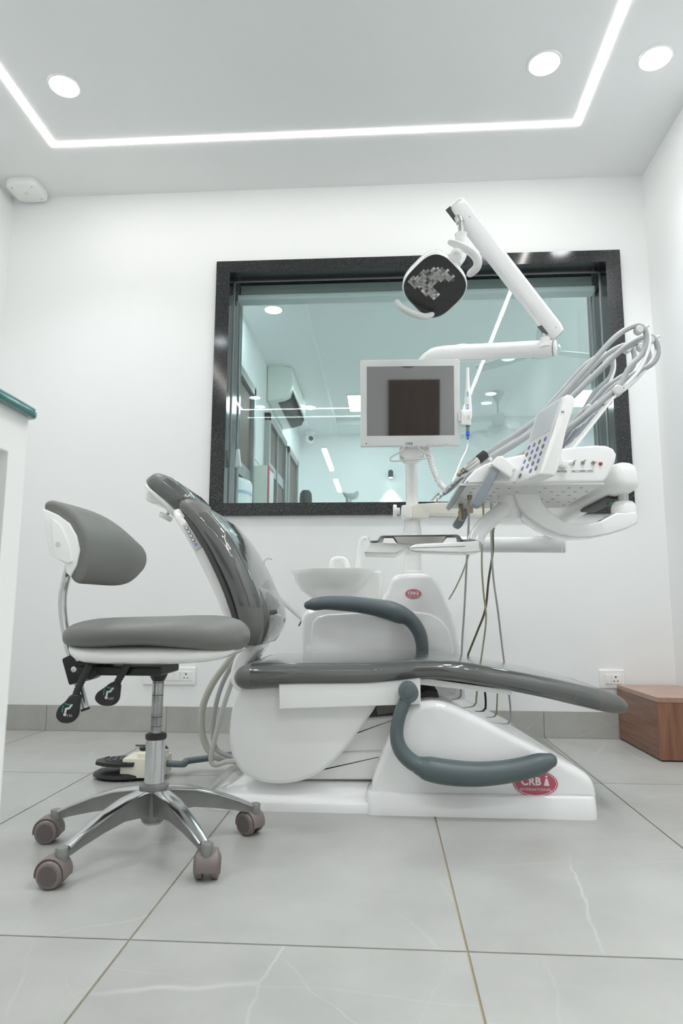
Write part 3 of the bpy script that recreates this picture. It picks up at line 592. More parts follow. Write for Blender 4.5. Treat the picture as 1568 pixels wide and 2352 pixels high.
# back support tube
obj('back_post', g_tube([P(163, 1285, SY), P(152, 1330, SY), P(144, 1372, SY), P(146, 1420, SY), P(157, 1480, SY), P(172, 1535, SY), P(196, 1628, SY)], .0155, 20, 8, squash=.62, up=(0, 1, 0)), 'chrome', st)
p = P(196, 1629, SY); q = P(192, 1615, SY); d = (p-q).normalized()
obj('post_cap', g_tube([p-d*.003, p+d*.003], .0162, 16, 1, squash=.62, up=(0, 1, 0)), 'blackr', st)
# seat: cushion and white pan, lofted along X
def yring(x, zc, zt, zb, hw, n=28, e=2.6, cy=SY, crown=0.):
    pts = []
    for j in range(n):
        a = 2*math.pi*j/n; c_, s_ = ca(a), sa(a); yy = hw*(1 if c_ >= 0 else -1)*abs(c_)**(2/e); ss = (1 if s_ >= 0 else -1)*abs(s_)**(2/e)
        pts.append(Vector((x, cy+yy, zc+(zt-zc if ss > 0 else zc-zb)*ss)))
    return pts
def seatloft(spec, Y, e=2.6):
    rings = []
    K = [Vector((P(x, 1450, Y-(.55*h if x < 250 else .55*h*max(0, (350-x)/100) if x < 350 else -.35*h*min(1, (x-350)/150))).x, P(x, a, Y).z, P(x, b, Y).z)) for x, a, b, h in spec]; HW = [h for *_, h in spec]
    Kc = cat(K, 3); Hc = [v.x for v in cat(HW, 3)]
    for k, h in zip(Kc, Hc): rings.append(yring(k.x, (k.y+k.z)/2, k.y, k.z, max(h, .004), e=e))
    return rings
spec = [(157, 1458, 1462, .02), (159, 1446, 1474, .07), (165, 1434, 1483, .11), (180, 1425, 1488, .15), (210, 1419, 1490, .18), (260, 1417, 1487, .2), (330, 1416, 1484, .205), (400, 1415, 1484, .2), (460, 1413, 1490, .19), (510, 1414, 1496, .17), (545, 1422, 1497, .135), (563, 1437, 1487, .09), (569, 1450, 1473, .05), (571, 1458, 1464, .015)]
obj('seat_cushion', g_loft(seatloft(spec, SY)), 'vinyl2', st, smooth=60)
spec = [(183, 1474, 1482, .12), (187, 1474, 1497, .14), (200, 1474, 1511, .155), (225, 1474, 1518, .165), (300, 1474, 1519, .175), (390, 1474, 1520, .172), (460, 1476, 1519, .16), (510, 1480, 1515, .14), (540, 1484, 1507, .11), (555, 1487, 1497, .07)]
obj('seat_pan', g_loft(seatloft(spec, SY, 3.2)), 'white', st, smooth=60)
# backrest pad: profile in XZ swept along Y
def bpad(px_off=0, grow=0.):
    rings = []; N = 17; Yn, Yf = 1.575, 1.975
    for i in range(N):
        u = -1+2*i/(N-1); Y = (Yn+Yf)/2+(Yf-Yn)/2*u; s = (1-abs(u)**(7 if u < 0 else 3.4))**.42 if abs(u) < 1 else .02; s = max(s, .03)
        cxx = -.022*u*u                              # wraps gently around the sitter
        rings.append((Y, s, cxx))
    return rings
near = XZ([(112, 1168), (116, 1157), (130, 1152), (150, 1158), (172, 1172), (195, 1196), (210, 1222), (218, 1255), (217, 1290), (208, 1322), (196, 1340), (182, 1338), (171, 1324), (162, 1296), (148, 1250), (130, 1208), (118, 1184)], 1.61)
near = smooth_poly(near, 3); mx = sum(p[0] for p in near)/len(near); mz = sum(p[1] for p in near)/len(near)
rings = []; Yn, Yf = 1.580, 1.980; rE = .013; ncc = near if area(near) > 0 else near[::-1]
def shrink(poly, s): return [(x, mz+(z-mz)*s) for x, z in poly]
for a_ in (0, 25, 50, 75): rings.append([Vector((x, Yn+rE*(1-ca(R_(a_))), z)) for x, z in inset(ncc, rE*(1-sa(R_(a_))))])
for i_ in range(15):
    u = i_/14; rings.append([Vector((x+.016*math.sin(math.pi*u), Yn+rE+(Yf-Yn-2*rE)*u, z)) for x, z in shrink(ncc, 1-.40*max(0, (u-.25)/.75)**2.6)])
for a_ in (75, 50, 25, 0): rings.append([Vector((x, Yf-rE*(1-ca(R_(a_))), z)) for x, z in inset(shrink(ncc, .60-.10*(1-sa(R_(a_)))), rE*.7*(1-sa(R_(a_))))])
obj('back_cushion', g_loft(rings), 'vinyl2', st, smooth=60)
sh = XZ([(114, 1174), (124, 1176), (148, 1187), (174, 1206), (190, 1234), (197, 1266), (190, 1300), (176, 1326), (168, 1318), (164, 1296), (150, 1288), (130, 1276), (124, 1240), (119, 1200)], 1.61)
obj('back_shell', g_prism(sh, 1.573, 1.93, .003), 'white', st, smooth=50)
rib = fillet(XZ([(119, 1190), (140, 1206), (160, 1250), (168, 1290), (158, 1294), (128, 1282), (122, 1240)], 1.57), .006)
obj('shell_boss', g_prism(rib, 1.566, 1.60, .0015), 'white', st)
for yy in (1.5655,):
    p = P(133, 1250, yy); obj('screw_recess', g_cyl((p.x, yy-.001, p.z), (p.x, yy+.004, p.z), .006, 14), 'lgrey', st)
# ================================================================== FOOT CONTROL
fc = PZ(285, 1783, .004); 
t = thing('foot_control', 'cream foot control with black pedal lying on the floor', 'foot control', (fc.x+.05, fc.y, 0))
fy_ = 2.44
cx_, cy_ = P(285, 1780, fy_).x, fy_
obj('base_disc', g_lathe([(.001, .004), (.095, .004), (.108, .010), (.105, .018), (.09, .024), (.001, .026)], (cx_, cy_, 0), n=40, sy=.8), 'blackp', t)
for a in (200, 290, 340): obj('rubber_foot', g_cyl((cx_+.085*ca(R_(a)), cy_+.066*sa(R_(a)), 0), (cx_+.085*ca(R_(a)), cy_+.066*sa(R_(a)), .008), .008, 10), 'blackr', t)
pd = obj('pedal', g_prism([(cx_+x, cy_+y) for x, y in [(-.095, -.02), (-.085, -.05), (-.05, -.072), (.0, -.078), (.055, -.07), (.065, -.03), (.06, .03), (.03, .055), (-.03, .05), (-.08, .02)]], .048, .062, .003, axis='z'), 'blackp', t)
for k in range(4): 
    r = .085-.018*k; obj('grip_rib', g_tube([(cx_+.03+r*1.15*ca(R_(a)), cy_+r*.85*sa(R_(a)), .063) for a in range(165, 275, 12)], .002, 6, 2), 'blackr', pd)
bx_ = cx_+.055
obj('body', g_loft([[(bx_+x, cy_+y, z) for x, y in fillet([(-.05*s, -.065*s), (.095, -.065*s), (.095, .075*s), (-.05*s, .075*s)], .012)] for z, s in ((.012, 1.), (.05, .98), (.072, .86))]), 'cream', t)
obj('ridge', g_loft([[(bx_+x, cy_+y, z) for x, y in fillet([(0, -.04*s), (.09, -.04*s), (.09, .055*s), (0, .055*s)], .012)] for z, s in ((.070, 1.), (.085, .9), (.09, .7))]), 'cream', t)
for dx, dy, r in ((.062, -.035, .024), (.062, .042, .024)): obj('foot_button', g_lathe([(r, 0), (r, .01), (r*.8, .016), (.001, .017)], (bx_+dx, cy_+dy, .082), n=22), 'blackp', t)
obj('toggle_knob', g_lathe([(.007, 0), (.007, .012), (.015, .016), (.015, .024), (.001, .028)], (bx_+.012, cy_-.0, .078), n=16), 'blackp', t)
obj('lift_wire', g_box((bx_-.03, cy_+.03, .098), (bx_+.05, cy_+.036, .103)), 'dgrey', t, smooth=0); obj('wire_leg', g_cyl((bx_+.03, cy_+.033, .07), (bx_+.03, cy_+.033, .1), .003, 8), 'dgrey', t)
hp = [Vector((bx_+.092, cy_+.01, .045)), Vector((bx_+.15, cy_+.02, .042))]+[P(430, 1748, 2.52), P(480, 1741, 2.55), P(535, 1733, 2.56), P(600, 1726, 2.5)]
obj('hose', ribbed(hp, .0125, 12), 'hosed', t, smooth=60)
# ================================================================== DENTAL CHAIR
YN, YF, YM = 2.05, 2.59, 2.32
ch = thing('dental_chair', 'reclining grey dental chair wrapped in clear film on a white base', 'dental chair', (.2, YM, 0))
flo = lambda pts, Y: [(x, max(z, .0)) for x, z in XZ(pts, Y)]
# low floor plate
pl = [PZ(452, 1858, 0), PZ(845, 1871, 0)]
x0, x1 = -.565, .06; y0, y1 = 2.065, 2.56
def plate(s, z): return [(x, y, z) for x, y in fillet([(x0+s, y0+s*.8), (x1, y0+s*.8), (x1, y1-s), (x0+s, y1-s)], [.09, 0, 0, .09], 8)]
obj('floor_plate', g_loft([plate(0, 0), plate(0, .022), plate(.004, .029), plate(.05, .034), plate(.085, .046), plate(.11, .060), plate(.15, .063)]), 'gloss', ch, smooth=60)
# wedge shaped base with a flange
fp = flo([(838, 1874), (841, 1842), (849, 1829), (1364, 1828), (1375, 1838), (1380, 1872)], 2.05)
b0, b1 = fp[0][0], fp[-1][0]
zf = P(1000, 1829, 2.06).z
pln = lambda s: fillet([(b0+s, 2.05+s), (b1-s, 2.05+s), (b1-s, 2.58-s), (b0+s, 2.58-s)], .04, 6)
obj('base_flange', g_loft([[(x, y, z) for x, y in pln(s)] for s, z in ((.0, 0), (.0, .004), (.003, .055), (.006, .060), (.012, .062))]), 'gloss', ch, smooth=50)
wp = XZ([(846, 1836), (856, 1790), (876, 1735), (901, 1676), (922, 1641), (950, 1618), (985, 1609), (1020, 1612), (1060, 1627), (1110, 1652), (1160, 1677), (1210, 1703), (1260, 1729), (1305, 1753), (1338, 1771), (1358, 1788), (1368, 1808), (1373, 1836)], 2.07)
wp = [wp[0]]+[tuple(v)[:2] for v in cat([Vector((a, b, 0)) for a, b in wp], 3)][1:]
bs = obj('base_shell', g_prism(wp, 2.065, 2.565, .026, 6), 'gloss', ch, smooth=60)
ip = XZ([(915, 1822), (925, 1760), (948, 1705), (985, 1672), (1030, 1665), (1080, 1680), (1160, 1720), (1240, 1762), (1310, 1800), (1328, 1822)], 2.064)
# badge
def badge(cx, cz, y, rx, rz, m, parent, small=True):
    b = obj('badge', g_prism(ellipse(cx, cz, rx, rz, 48), y-.0012, y+.0005), m, parent, smooth=0)
    ring = ellipse(cx, cz, rx*.95, rz*.93, 48); ri = ellipse(cx, cz, rx*.925, rz*.89, 48); n = 48
    obj('badge_ring', ([(a, y-.0015, c) for a, c in ring]+[(a, y-.0015, c) for a, c in ri], [(i, (i+1) % n, n+(i+1) % n, n+i) for i in range(n)]), 'paper', b, smooth=0)
    s = rz*.82
    obj('lettering', g_text('CRB', s, (cx-rx*.20, y-.0015, cz+rz*.12), (1, 0, 0), (0, 0, 1), .0002, bold=s*.035, sp=1.05), 'paper', b, smooth=0)
    ax, az, k = cx+rx*.50, cz+rz*.12, s*.36
    obj('figure_letter', g_prism([(ax-k*.75, az-k), (ax+k*.75, az-k), (ax+k*.28, az+k*.85), (ax-k*.28, az+k*.85)], y-.0017, y-.0012), 'paper', b, smooth=0)
    obj('figure_dot', g_prism(ellipse(ax, az+k*1.35, k*.3, k*.3, 12), y-.0017, y-.0012), 'paper', b, smooth=0)
    obj('small_lettering', g_text('INTERNATIONAL', rz*.30, (cx, y-.0015, cz-rz*.48), (1, 0, 0), (0, 0, 1), .0002, sp=1.08), 'paper', b, smooth=0)
p = P(1229, 1799, 2.064); badge(p.x, p.z, 2.064, pxr(47.5, 2.064), pxr(27, 2.064), 'red', bs)
# dark folding parts and inner linkage
obj('bellows', g_prism(XZ([(958, 1622), (962, 1590), (985, 1582), (1004, 1586), (1012, 1614), (985, 1625)], 2.15), 2.15, 2.45, .006), 'black', ch)
obj('link_cover', g_prism(fillet(XZ([(700, 1732), (905, 1726), (895, 1792), (640, 1792)], 2.16), .008), 2.16, 2.48, .01), 'white', ch)
obj('link_cover', g_prism(fillet(XZ([(805, 1652), (925, 1640), (930, 1729), (690, 1731)], 2.17), .008), 2.17, 2.47, .01), 'white', ch)
obj('link_frame', g_prism(XZ([(820, 1618), (945, 1612), (935, 1640), (835, 1652)], 2.18), 2.18, 2.46), 'dgrey', ch)
obj('motor_bracket', g_prism(XZ([(862, 1622), (925, 1620), (905, 1636), (868, 1642)], 2.14), 2.14, 2.3), mat('olive_metal', (.13, .13, .115), .4), ch)
lc = smooth_poly(XZ([(570, 1574), (546, 1588), (533, 1622), (526, 1668), (526, 1710), (536, 1748), (560, 1780), (598, 1797), (640, 1802), (684, 1797), (724, 1782), (762, 1754), (798, 1715), (832, 1668), (862, 1624), (868, 1590), (840, 1574), (700, 1573)], 2.095), 4)
obj('lift_cover', g_prism(lc, 2.095, 2.545, .014, 5), 'whitem', ch, smooth=50)
obj('seat_frame', g_prism(XZ([(640, 1566), (965, 1556), (966, 1618), (641, 1629)], 2.06), 2.06, 2.58, .003), 'whitem', ch)
obj('leg_frame', g_prism(XZ([(960, 1556), (1176, 1586), (1174, 1597), (1060, 1583), (960, 1572)], 2.09), 2.09, 2.55, .001), 'white', ch)
obj('under_board', g_prism(XZ([(560, 1578), (645, 1570), (645, 1586), (585, 1588)], 2.10), 2.10, 2.54), 'black', ch)
# seat and leg cushion: cross sections in YZ along X
CS = [(539, 1552, 1560, .19), (542, 1541, 1572, .235), (550, 1532, 1581, .257), (566, 1527, 1585, .265), (600, 1525, 1583, .268), (680, 1525, 1578, .27), (760, 1525, 1577, .27), (840, 1524, 1576, .27), (900, 1522, 1570, .27), (950, 1519, 1563, .27), (1000, 1518, 1560, .268), (1060, 1522, 1566, .266), (1130, 1534, 1578, .263), (1200, 1547, 1592, .26), (1270, 1561, 1607, .257), (1340, 1576, 1624, .252), (1390, 1587, 1637, .246), (1420, 1597, 1641, .23), (1434, 1606, 1638, .21), (1440, 1617, 1626, .17)]
def cushion(spec, grow=0., e=4.2, k=3):
    K, Hh = [], []
    for x, a, b, h in spec:
        Y = YM-h+.01; K.append(Vector((P(x, (a+b)/2, Y).x, P(x, a, Y).z, P(x, b, Y).z))); Hh.append(h)
    Kc = cat(K, k); Hc = [v.x for v in cat(Hh, k)]; rings = []
    for q, h in zip(Kc, Hc):
        zc, hz = (q.y+q.z)/2, (q.y-q.z)/2+grow; pts = []; rr = min(hz, h)*.98
        for cxs, a0 in ((1, 0), (-1, 90), (-1, 180), (1, 270)):
            for s in range(9):
                a = R_(a0+s*11.25); sy = 1 if a0 in (0, 270) else -1; oy = sy*(h+grow-rr)
                pts.append(Vector((q.x, YM+oy+rr*ca(a), zc+hz*sa(a))))
        rings.append(pts)
    return rings
cr = cushion(CS)
sc_ = obj('seat_cushion', g_loft(cr), 'vinyl', ch, smooth=60)
cov = cushion(CS, .0022); i0, i1 = 10, len(cov)-10
obj('film_cover', g_loft(cov[i0:i1], cap=False), 'clearx', sc_, smooth=60)
# backrest
def band(spec, n_half, y_pad=.0, k=4, rr=.4, flat=False):
    """rounded slab following left/right pixel pairs; half widths in metres"""
    Lp, Rp, Hh = [], [], []
    for (lx, ly), (rx, ry), h in spec:
        Y = YM-h; Lp.append(P(lx, ly, Y)); Rp.append(P(rx, ry, Y)); Hh.append(h)
    Lc, Rc, Hc = cat(Lp, k), cat(Rp, k), [v.x for v in cat(Hh, k)]; rings = []
    for l, r, h in zip(Lc, Rc, Hc):
        l = Vector((l.x, 0, l.z)); r = Vector((r.x, 0, r.z)); mid = (l+r)/2; d = (r-l); th = d.length/2+y_pad; d.normalize(); q = min(th*(2*rr), h); pts = []
        for sgn, a0 in ((1, 0), (-1, 90), (-1, 180), (1, 270)):
            for s in range(8):
                a = R_(a0+s*90/7); sy = 1 if a0 in (0, 270) else -1; sd = 1 if a0 in (0, 90) else -1
                oy = sy*(h+y_pad-q); od = sd*(th-q)
                pts.append(Vector((0, YM+oy+q*ca(a), 0)) + Vector((mid.x, 0, mid.z)) + d*(od+q*sa(a)))
        rings.append(pts)
    return rings
BS = [((566, 1482), (586, 1484), .20), ((558, 1470), (592, 1470), .225), ((549, 1445), (598, 1446), .245), ((539, 1410), (598, 1412), .252), ((527, 1372), (592, 1378), .253), ((513, 1336), (577, 1338), .252), ((496, 1300), (560, 1298), .25), ((476, 1262), (540, 1258), .245), ((455, 1228), (516, 1218), .237), ((434, 1198), (490, 1186), .225), ((417, 1177), (466, 1162), .212), ((408, 1163), (446, 1148), .20), ((411, 1153), (430, 1145), .185)]
br = band(BS, 0, rr=.47)
bc = obj('back_cushion', g_loft(br), 'vinyl', ch, smooth=60)
cv = band(BS, 0, .0022, rr=.47); obj('film_cover', g_loft(cv[14:39], cap=False), 'clear', bc, smooth=60)
# lumbar bolster on the front face
LB = [((585, 1478), (600, 1478), .12), ((586, 1460), (610, 1456), .17), ((588, 1430), (616, 1425), .19), ((580, 1395), (610, 1390), .195), ((568, 1360), (592, 1352), .18), ((552, 1326), (566, 1320), .14)]
lp_ = obj('lumbar_pad', g_loft(band(LB, 0, rr=.45)), 'vinyl', bc, smooth=60)
obj('lumbar_film', g_loft(band(LB, 0, .003, rr=.45)), 'clear', bc, smooth=60)
SH = [((556, 1490), (562, 1489), .17), ((530, 1450), (550, 1447), .19), ((508, 1402), (534, 1395), .2), ((484, 1346), (512, 1338), .2), ((462, 1302), (490, 1292), .2), ((437, 1254), (466, 1240), .2), ((413, 1213), (444, 1208), .2), ((398, 1186), (424, 1184), .19), ((398, 1172), (412, 1168), .175)]
bsh = obj('back_shell', g_loft(band(SH, 0, rr=.3)), 'white', ch, smooth=50)
SP = [((555, 1480), (572, 1480), .19), ((534, 1425), (548, 1423), .225), ((512, 1362), (526, 1357), .228), ((490, 1311), (504, 1305), .226), ((466, 1262), (480, 1255), .222), ((442, 1221), (456, 1212), .212), ((420, 1190), (430, 1180), .195)]
obj('back_frame', g_loft(band(SP, 0, rr=.4)), 'dgrey', ch, smooth=50)
# button strip on the shell side
yb_ = YM-.2-.002
bp_ = obj('button_panel', g_prism(XZ([(419, 1207), (429, 1199), (463, 1256), (449, 1264)], yb_), yb_-.002, yb_+.02, .0005), 'lgrey', bsh)
for px, py in ((429, 1213), (434, 1222), (439, 1231), (444, 1240)):
    p = P(px, py, yb_-.002); o = obj('button', g_cyl((p.x, yb_-.004, p.z), (p.x, yb_, p.z), .0058, 16, .001), 'dgrey', bp_); obj('button_ring', g_lathe([(.0028, -.0006), (.0042, -.0006), (.0042, 0), (.0028, 0)], (p.x, yb_-.004, p.z), (0, 1, 0), 16), 'paper', bp_)
p = P(450, 1251, yb_-.002); obj('tooth_symbol', g_prism([(p.x-.006, p.z+.004), (p.x-.002, p.z+.007), (p.x, p.z+.005), (p.x+.004, p.z+.006), (p.x+.006, p.z+.001), (p.x+.002, p.z-.006), (p.x, p.z-.001), (p.x-.003, p.z-.006)], yb_-.0028, yb_-.002), 'bluel', bp_, smooth=0)
# headrest
HS = [((334, 1106), (342, 1094), .085), ((336, 1113), (358, 1084), .115), ((350, 1126), (384, 1092), .13), ((370, 1143), (410, 1110), .135), ((390, 1160), (430, 1129), .135), ((406, 1173), (446, 1146), .125), ((414, 1179), (452, 1158), .10)]
hr = band(HS, 0, rr=.47); hd = obj('headrest', g_loft(hr), 'vinyl', ch, smooth=60)
obj('film_cover', g_loft(band(HS, 0, .0022, rr=.47)[8:20], cap=False), 'clear', hd, smooth=60)
obj('headrest_back', g_loft(band([((330, 1117), (336, 1110), .09), ((344, 1131), (350, 1125), .11), ((372, 1157), (380, 1149), .115), ((400, 1183), (407, 1174), .105)], 0, rr=.4)), 'white', hd, smooth=50)
hk = YM-.06
obj('headrest_bracket', g_prism(smooth_poly(XZ([(338, 1122), (333, 1140), (336, 1150), (352, 1156), (368, 1160), (398, 1188), (412, 1186), (392, 1160), (360, 1136)], hk), 3), hk, YM+.06, .01), 'white', hd)
a, b_ = P(366, 1182, hk-.02), P(402, 1196, hk-.02)
obj('knob_stem', g_tube([P(390, 1170, YM), P(383, 1184, YM)], .006, 10, 1), 'steel', hd)
kd = (P(376, 1193, YM)-P(390, 1168, YM)).normalized(); kc = P(383, 1182, YM)
obj('headrest_knob', g_lathe([(.001, 0), (.022, 0), (.025, .003), (.025, .014), (.022, .018), (.001, .018)], kc, kd, 24), 'white', hd)
# back hinge link
obj('back_link', g_prism(smooth_poly(XZ([(566, 1480), (588, 1474), (590, 1490), (570, 1520), (560, 1550), (562, 1585), (545, 1588), (530, 1570), (528, 1545), (536, 1515), (550, 1492)], 2.2), 4), 2.2, 2.44, .012), 'gloss', ch, smooth=60)
obj('cable', g_tube([P(580, 1480, 2.35), P(585, 1500, 2.35), P(584, 1518, 2.35), P(583, 1530, 2.35)], .004, 8), 'black', ch)
# armrests
ya = 2.015
na = obj('armrest', g_tube([P(x, y, ya) for x, y in ((930, 1610), (915, 1652), (911, 1692), (921, 1724), (945, 1749), (975, 1763))], [pxr(r, ya) for r in (18, 18, 19, 21, 22, 21)], 20, 8, squash=.8, up=(0, 1, 0)), 'arm', ch)
for s in na.data.polygons: pass
obj('armrest_pad', g_tube([P(x, y, ya) for x, y in ((966, 1760), (985, 1766), (1030, 1774), (1090, 1778), (1150, 1774), (1200, 1765), (1240, 1754), (1262, 1747))], [pxr(r, ya) for r in (21, 26, 27, 26, 24.5, 23.5, 22, 16)], 24, 8, squash=1., up=(0, 1, 0), round_end=1), 'arm', na)
p = P(938, 1592, ya-.02)
obj('pivot', g_cyl((p.x, 1.99, p.z), (p.x, 2.064, p.z), pxr(22, 2.0), 32, .006), 'arm', na); obj('pivot_cap', g_cyl((p.x, 1.987, p.z), (p.x, 1.995, p.z), pxr(10, 2.0), 24, .001), 'arm', na)
yb2 = 2.63
fa = obj('armrest', g_tube([P(x, y, yb2) for x, y in ((969, 1510), (969, 1480), (962, 1452), (946, 1428), (925, 1412))], [pxr(r, yb2) for r in (15, 16, 17, 18, 19)], 20, 8, squash=.9, up=(0, 1, 0)), 'arm', ch)
obj('armrest_pad', g_tube([P(x, y, yb2) for x, y in ((936, 1418), (918, 1411), (890, 1401), (850, 1393), (800, 1387), (750, 1385), (722, 1388), (708, 1390))], [pxr(r, yb2) for r in (17, 21, 21.5, 19, 17.5, 15.5, 14.5, 10)], 24, 8, up=(0, 1, 0), round_end=1), 'arm', fa)
p = P(966, 1530, yb2); obj('pivot', g_cyl((p.x, 2.575, p.z-.02), (p.x, 2.66, p.z-.02), .03, 24, .005), 'arm', fa)
# supply hoses looping from the back to the floor
obj('hose', g_tube([P(552, 1488, 2.42), P(520, 1525, 2.44), P(488, 1570, 2.47), P(466, 1622, 2.5), P(463, 1672, 2.51), P(473, 1712, 2.52), P(496, 1738, 2.52), P(525, 1746, 2.52), P(565, 1748, 2.45)], .0125, 14), 'hosec', ch)
obj('hose', g_tube([P(560, 1488, 2.36), P(528, 1535, 2.40), P(505, 1585, 2.44), P(492, 1640, 2.46), P(489, 1690, 2.47), P(498, 1722, 2.48), P(530, 1738, 2.46), P(570, 1742, 2.4)], .0085, 12), 'hose', ch)
obj('hose', g_tube([P(566, 1490, 2.30), P(545, 1530, 2.34), P(524, 1590, 2.38), P(505, 1650, 2.41), P(489, 1715, 2.43), P(484, 1745, 2.44), P(494, 1757, 2.44), P(520, 1750, 2.44), P(560, 1744, 2.4)], .0085, 12), 'tube', ch)
# ================================================================== SPITTOON UNIT
YU, YV = 2.70, 3.04
cu = thing('spittoon_unit', 'tall white spittoon unit with ceramic bowl behind the dental chair', 'spittoon unit', (P(880, 1500, YU).x, 2.87, 0))
bp = [(690, 1731), (690, 1424), (694, 1410), (706, 1400), (730, 1394), (800, 1389), (850, 1385), (874, 1379), (886, 1358), (894, 1336), (902, 1324), (916, 1318), (935, 1316), (975, 1316), (992, 1320), (1003, 1332), (1022, 1368), (1038, 1408), (1050, 1445), (1058, 1485), (1064, 1530), (1070, 1600), (1074, 1731)]
pp = flo(bp, YU); pp[0] = (pp[0][0], 0); pp[-1] = (pp[-1][0], 0)
body = obj('body', g_prism(pp, YU, YV, .022, 6), 'gloss', cu, smooth=50)
fp_ = XZ([(714, 1600), (714, 1446), (718, 1428), (730, 1416), (750, 1411), (820, 1407), (900, 1404), (950, 1404), (985, 1409), (1012, 1423), (1030, 1447), (1040, 1480), (1045, 1530), (1048, 1600)], YU-.006)
obj('front_panel', g_prism(fp_, YU-.007, YU+.01, .007, 4), 'gloss', body, smooth=60)
p = P(949, 1364, YU-.0005); badge(p.x, p.z, YU-.0005, pxr(18.8, YU), pxr(11.4, YU), 'pink', body)
# bowl
yc = 2.86; c = P(771, 1308, yc-.03); ra = pxr(106, yc-.03); rz = c.z; zb_ = P(771, 1380, yc-.03).z; dz = rz-zb_
bw = obj('bowl', g_lathe([(.05, -dz), (.085, -dz*.97), (.12, -dz*.86), (.150, -dz*.68), (.172, -dz*.45), (.184, -dz*.2), (ra, -.004), (ra-.001, 0), (ra-.007, .0005), (ra-.012, -.006), (.165, -dz*.4), (.12, -dz*.75), (.03, -dz*.85), (.001, -dz*.85)], (c.x, yc, rz), n=56, sy=.82), 'ceramic', cu, smooth=60)
b0_, b1_ = P(800, 1340, 2.78), P(878, 1340, 2.78)
obj('bowl_support', g_prism(fillet([(b0_.x-.04, 2.77), (b1_.x, 2.77), (b1_.x, 2.97), (b0_.x-.04, 2.97)], .02), P(800, 1379, 2.77).z, P(860, 1312, 2.77).z, .008, axis='z'), 'ceramic', bw)
obj('bowl_foot', g_lathe([(.06, 0), (.05, .03), (.05, .06)], (c.x, yc, zb_-.05), n=24), 'ceramic', bw)
obj('rinse_spout', g_tube([P(761, 1312, yc), P(762, 1292, yc), P(768, 1285, yc), P(779, 1283, yc), P(790, 1285, yc), P(796, 1294, yc), P(798, 1312, yc)], [pxr(6, yc)]*6+[pxr(7, yc)], 14), 'ceramic', bw)
obj('cup_filler', g_tube([P(823, 1312, yc), P(824, 1280, yc), P(827, 1250, yc), P(832, 1238, yc), P(842, 1236, yc)], [pxr(r, yc) for r in (8, 7, 6, 5.5, 5)], 14), 'ceramic', bw)
obj('bowl_grille', g_lathe([(.03, 0), (.03, .004), (.001, .006)], (c.x, yc, zb_+dz*.16), n=20), 'steel', bw)
# side water syringe holder seen at the back left
obj('tap_lever', g_tube([P(693, 1424, 2.8), P(686, 1438, 2.8)], .003, 8, 1), 'dgrey', cu)
# pole
py_ = 2.87; px_ = P(947, 1250, py_).x; zz = lambda y: P(947, y, py_).z
pole = obj('pole', g_lathe([(.046, zz(1319)), (.046, zz(1313)), (.037, zz(1311)), (.0365, zz(1232)), (.0385, zz(1231)), (.0385, zz(1215)), (.034, zz(1208)), (.034, zz(1188)), (.0265, zz(1187)), (.0265, zz(840)), (.001, zz(840))], (px_, py_, 0), n=36), 'white', cu, smooth=40)
# accessory arm clamped on the pole (aged cream plastic)
ay = 2.82
obj('accessory_arm', g_prism(fillet(XZ([(942, 1163), (955, 1157), (1010, 1154), (1135, 1152), (1135, 1184), (985, 1180), (983, 1191), (945, 1190)], ay), .006), ay, ay+.06, .004), 'creamp', pole)
obj('arm_clamp', g_prism(fillet(XZ([(922, 1160), (945, 1158), (946, 1191), (930, 1189), (920, 1180)], ay-.02), .008), ay-.02, ay+.09, .006), 'white', pole)
k0 = P(918, 1174, ay); obj('clamp_knob', g_lathe([(.014, 0), (.014, .012), (.026, .013), (.028, .018), (.028, .026), (.024, .029), (.001, .029)], k0, (-1, 0, 0), 28), 'white', pole)
# side syringe handle that peeks out beside the backrest
sy_ = thing('syringe', 'small grey air water syringe with bent tip behind the backrest', 'syringe', P(603, 1300, 2.75))
sp_ = P(603, 1296, 2.75)
obj('handle', g_tube([P(596, 1335, 2.75), P(600, 1312, 2.75), P(604, 1292, 2.75)], .008, 12), 'armp', sy_); obj('tip', g_tube([P(604, 1294, 2.75), P(610, 1285, 2.75), P(617, 1283, 2.75), P(625, 1285, 2.75)], .0018, 8), 'steel', sy_); obj('button', g_box(P(599, 1290, 2.745), P(604, 1287, 2.755)), 'armp', sy_)
ho = thing('syringe_holder', 'white holder arm for the syringe beside the spittoon', 'holder', P(610, 1330, 2.75))
obj('clip', g_prism(fillet(XZ([(590, 1324), (622, 1322), (622, 1328), (592, 1333)], 2.73), .004), 2.73, 2.78, .002), 'white', ho)
obj('arm', g_tube([P(600, 1330, 2.76), P(640, 1372, 2.80), P(700, 1425, 2.84)], .012, 12), 'white', ho)
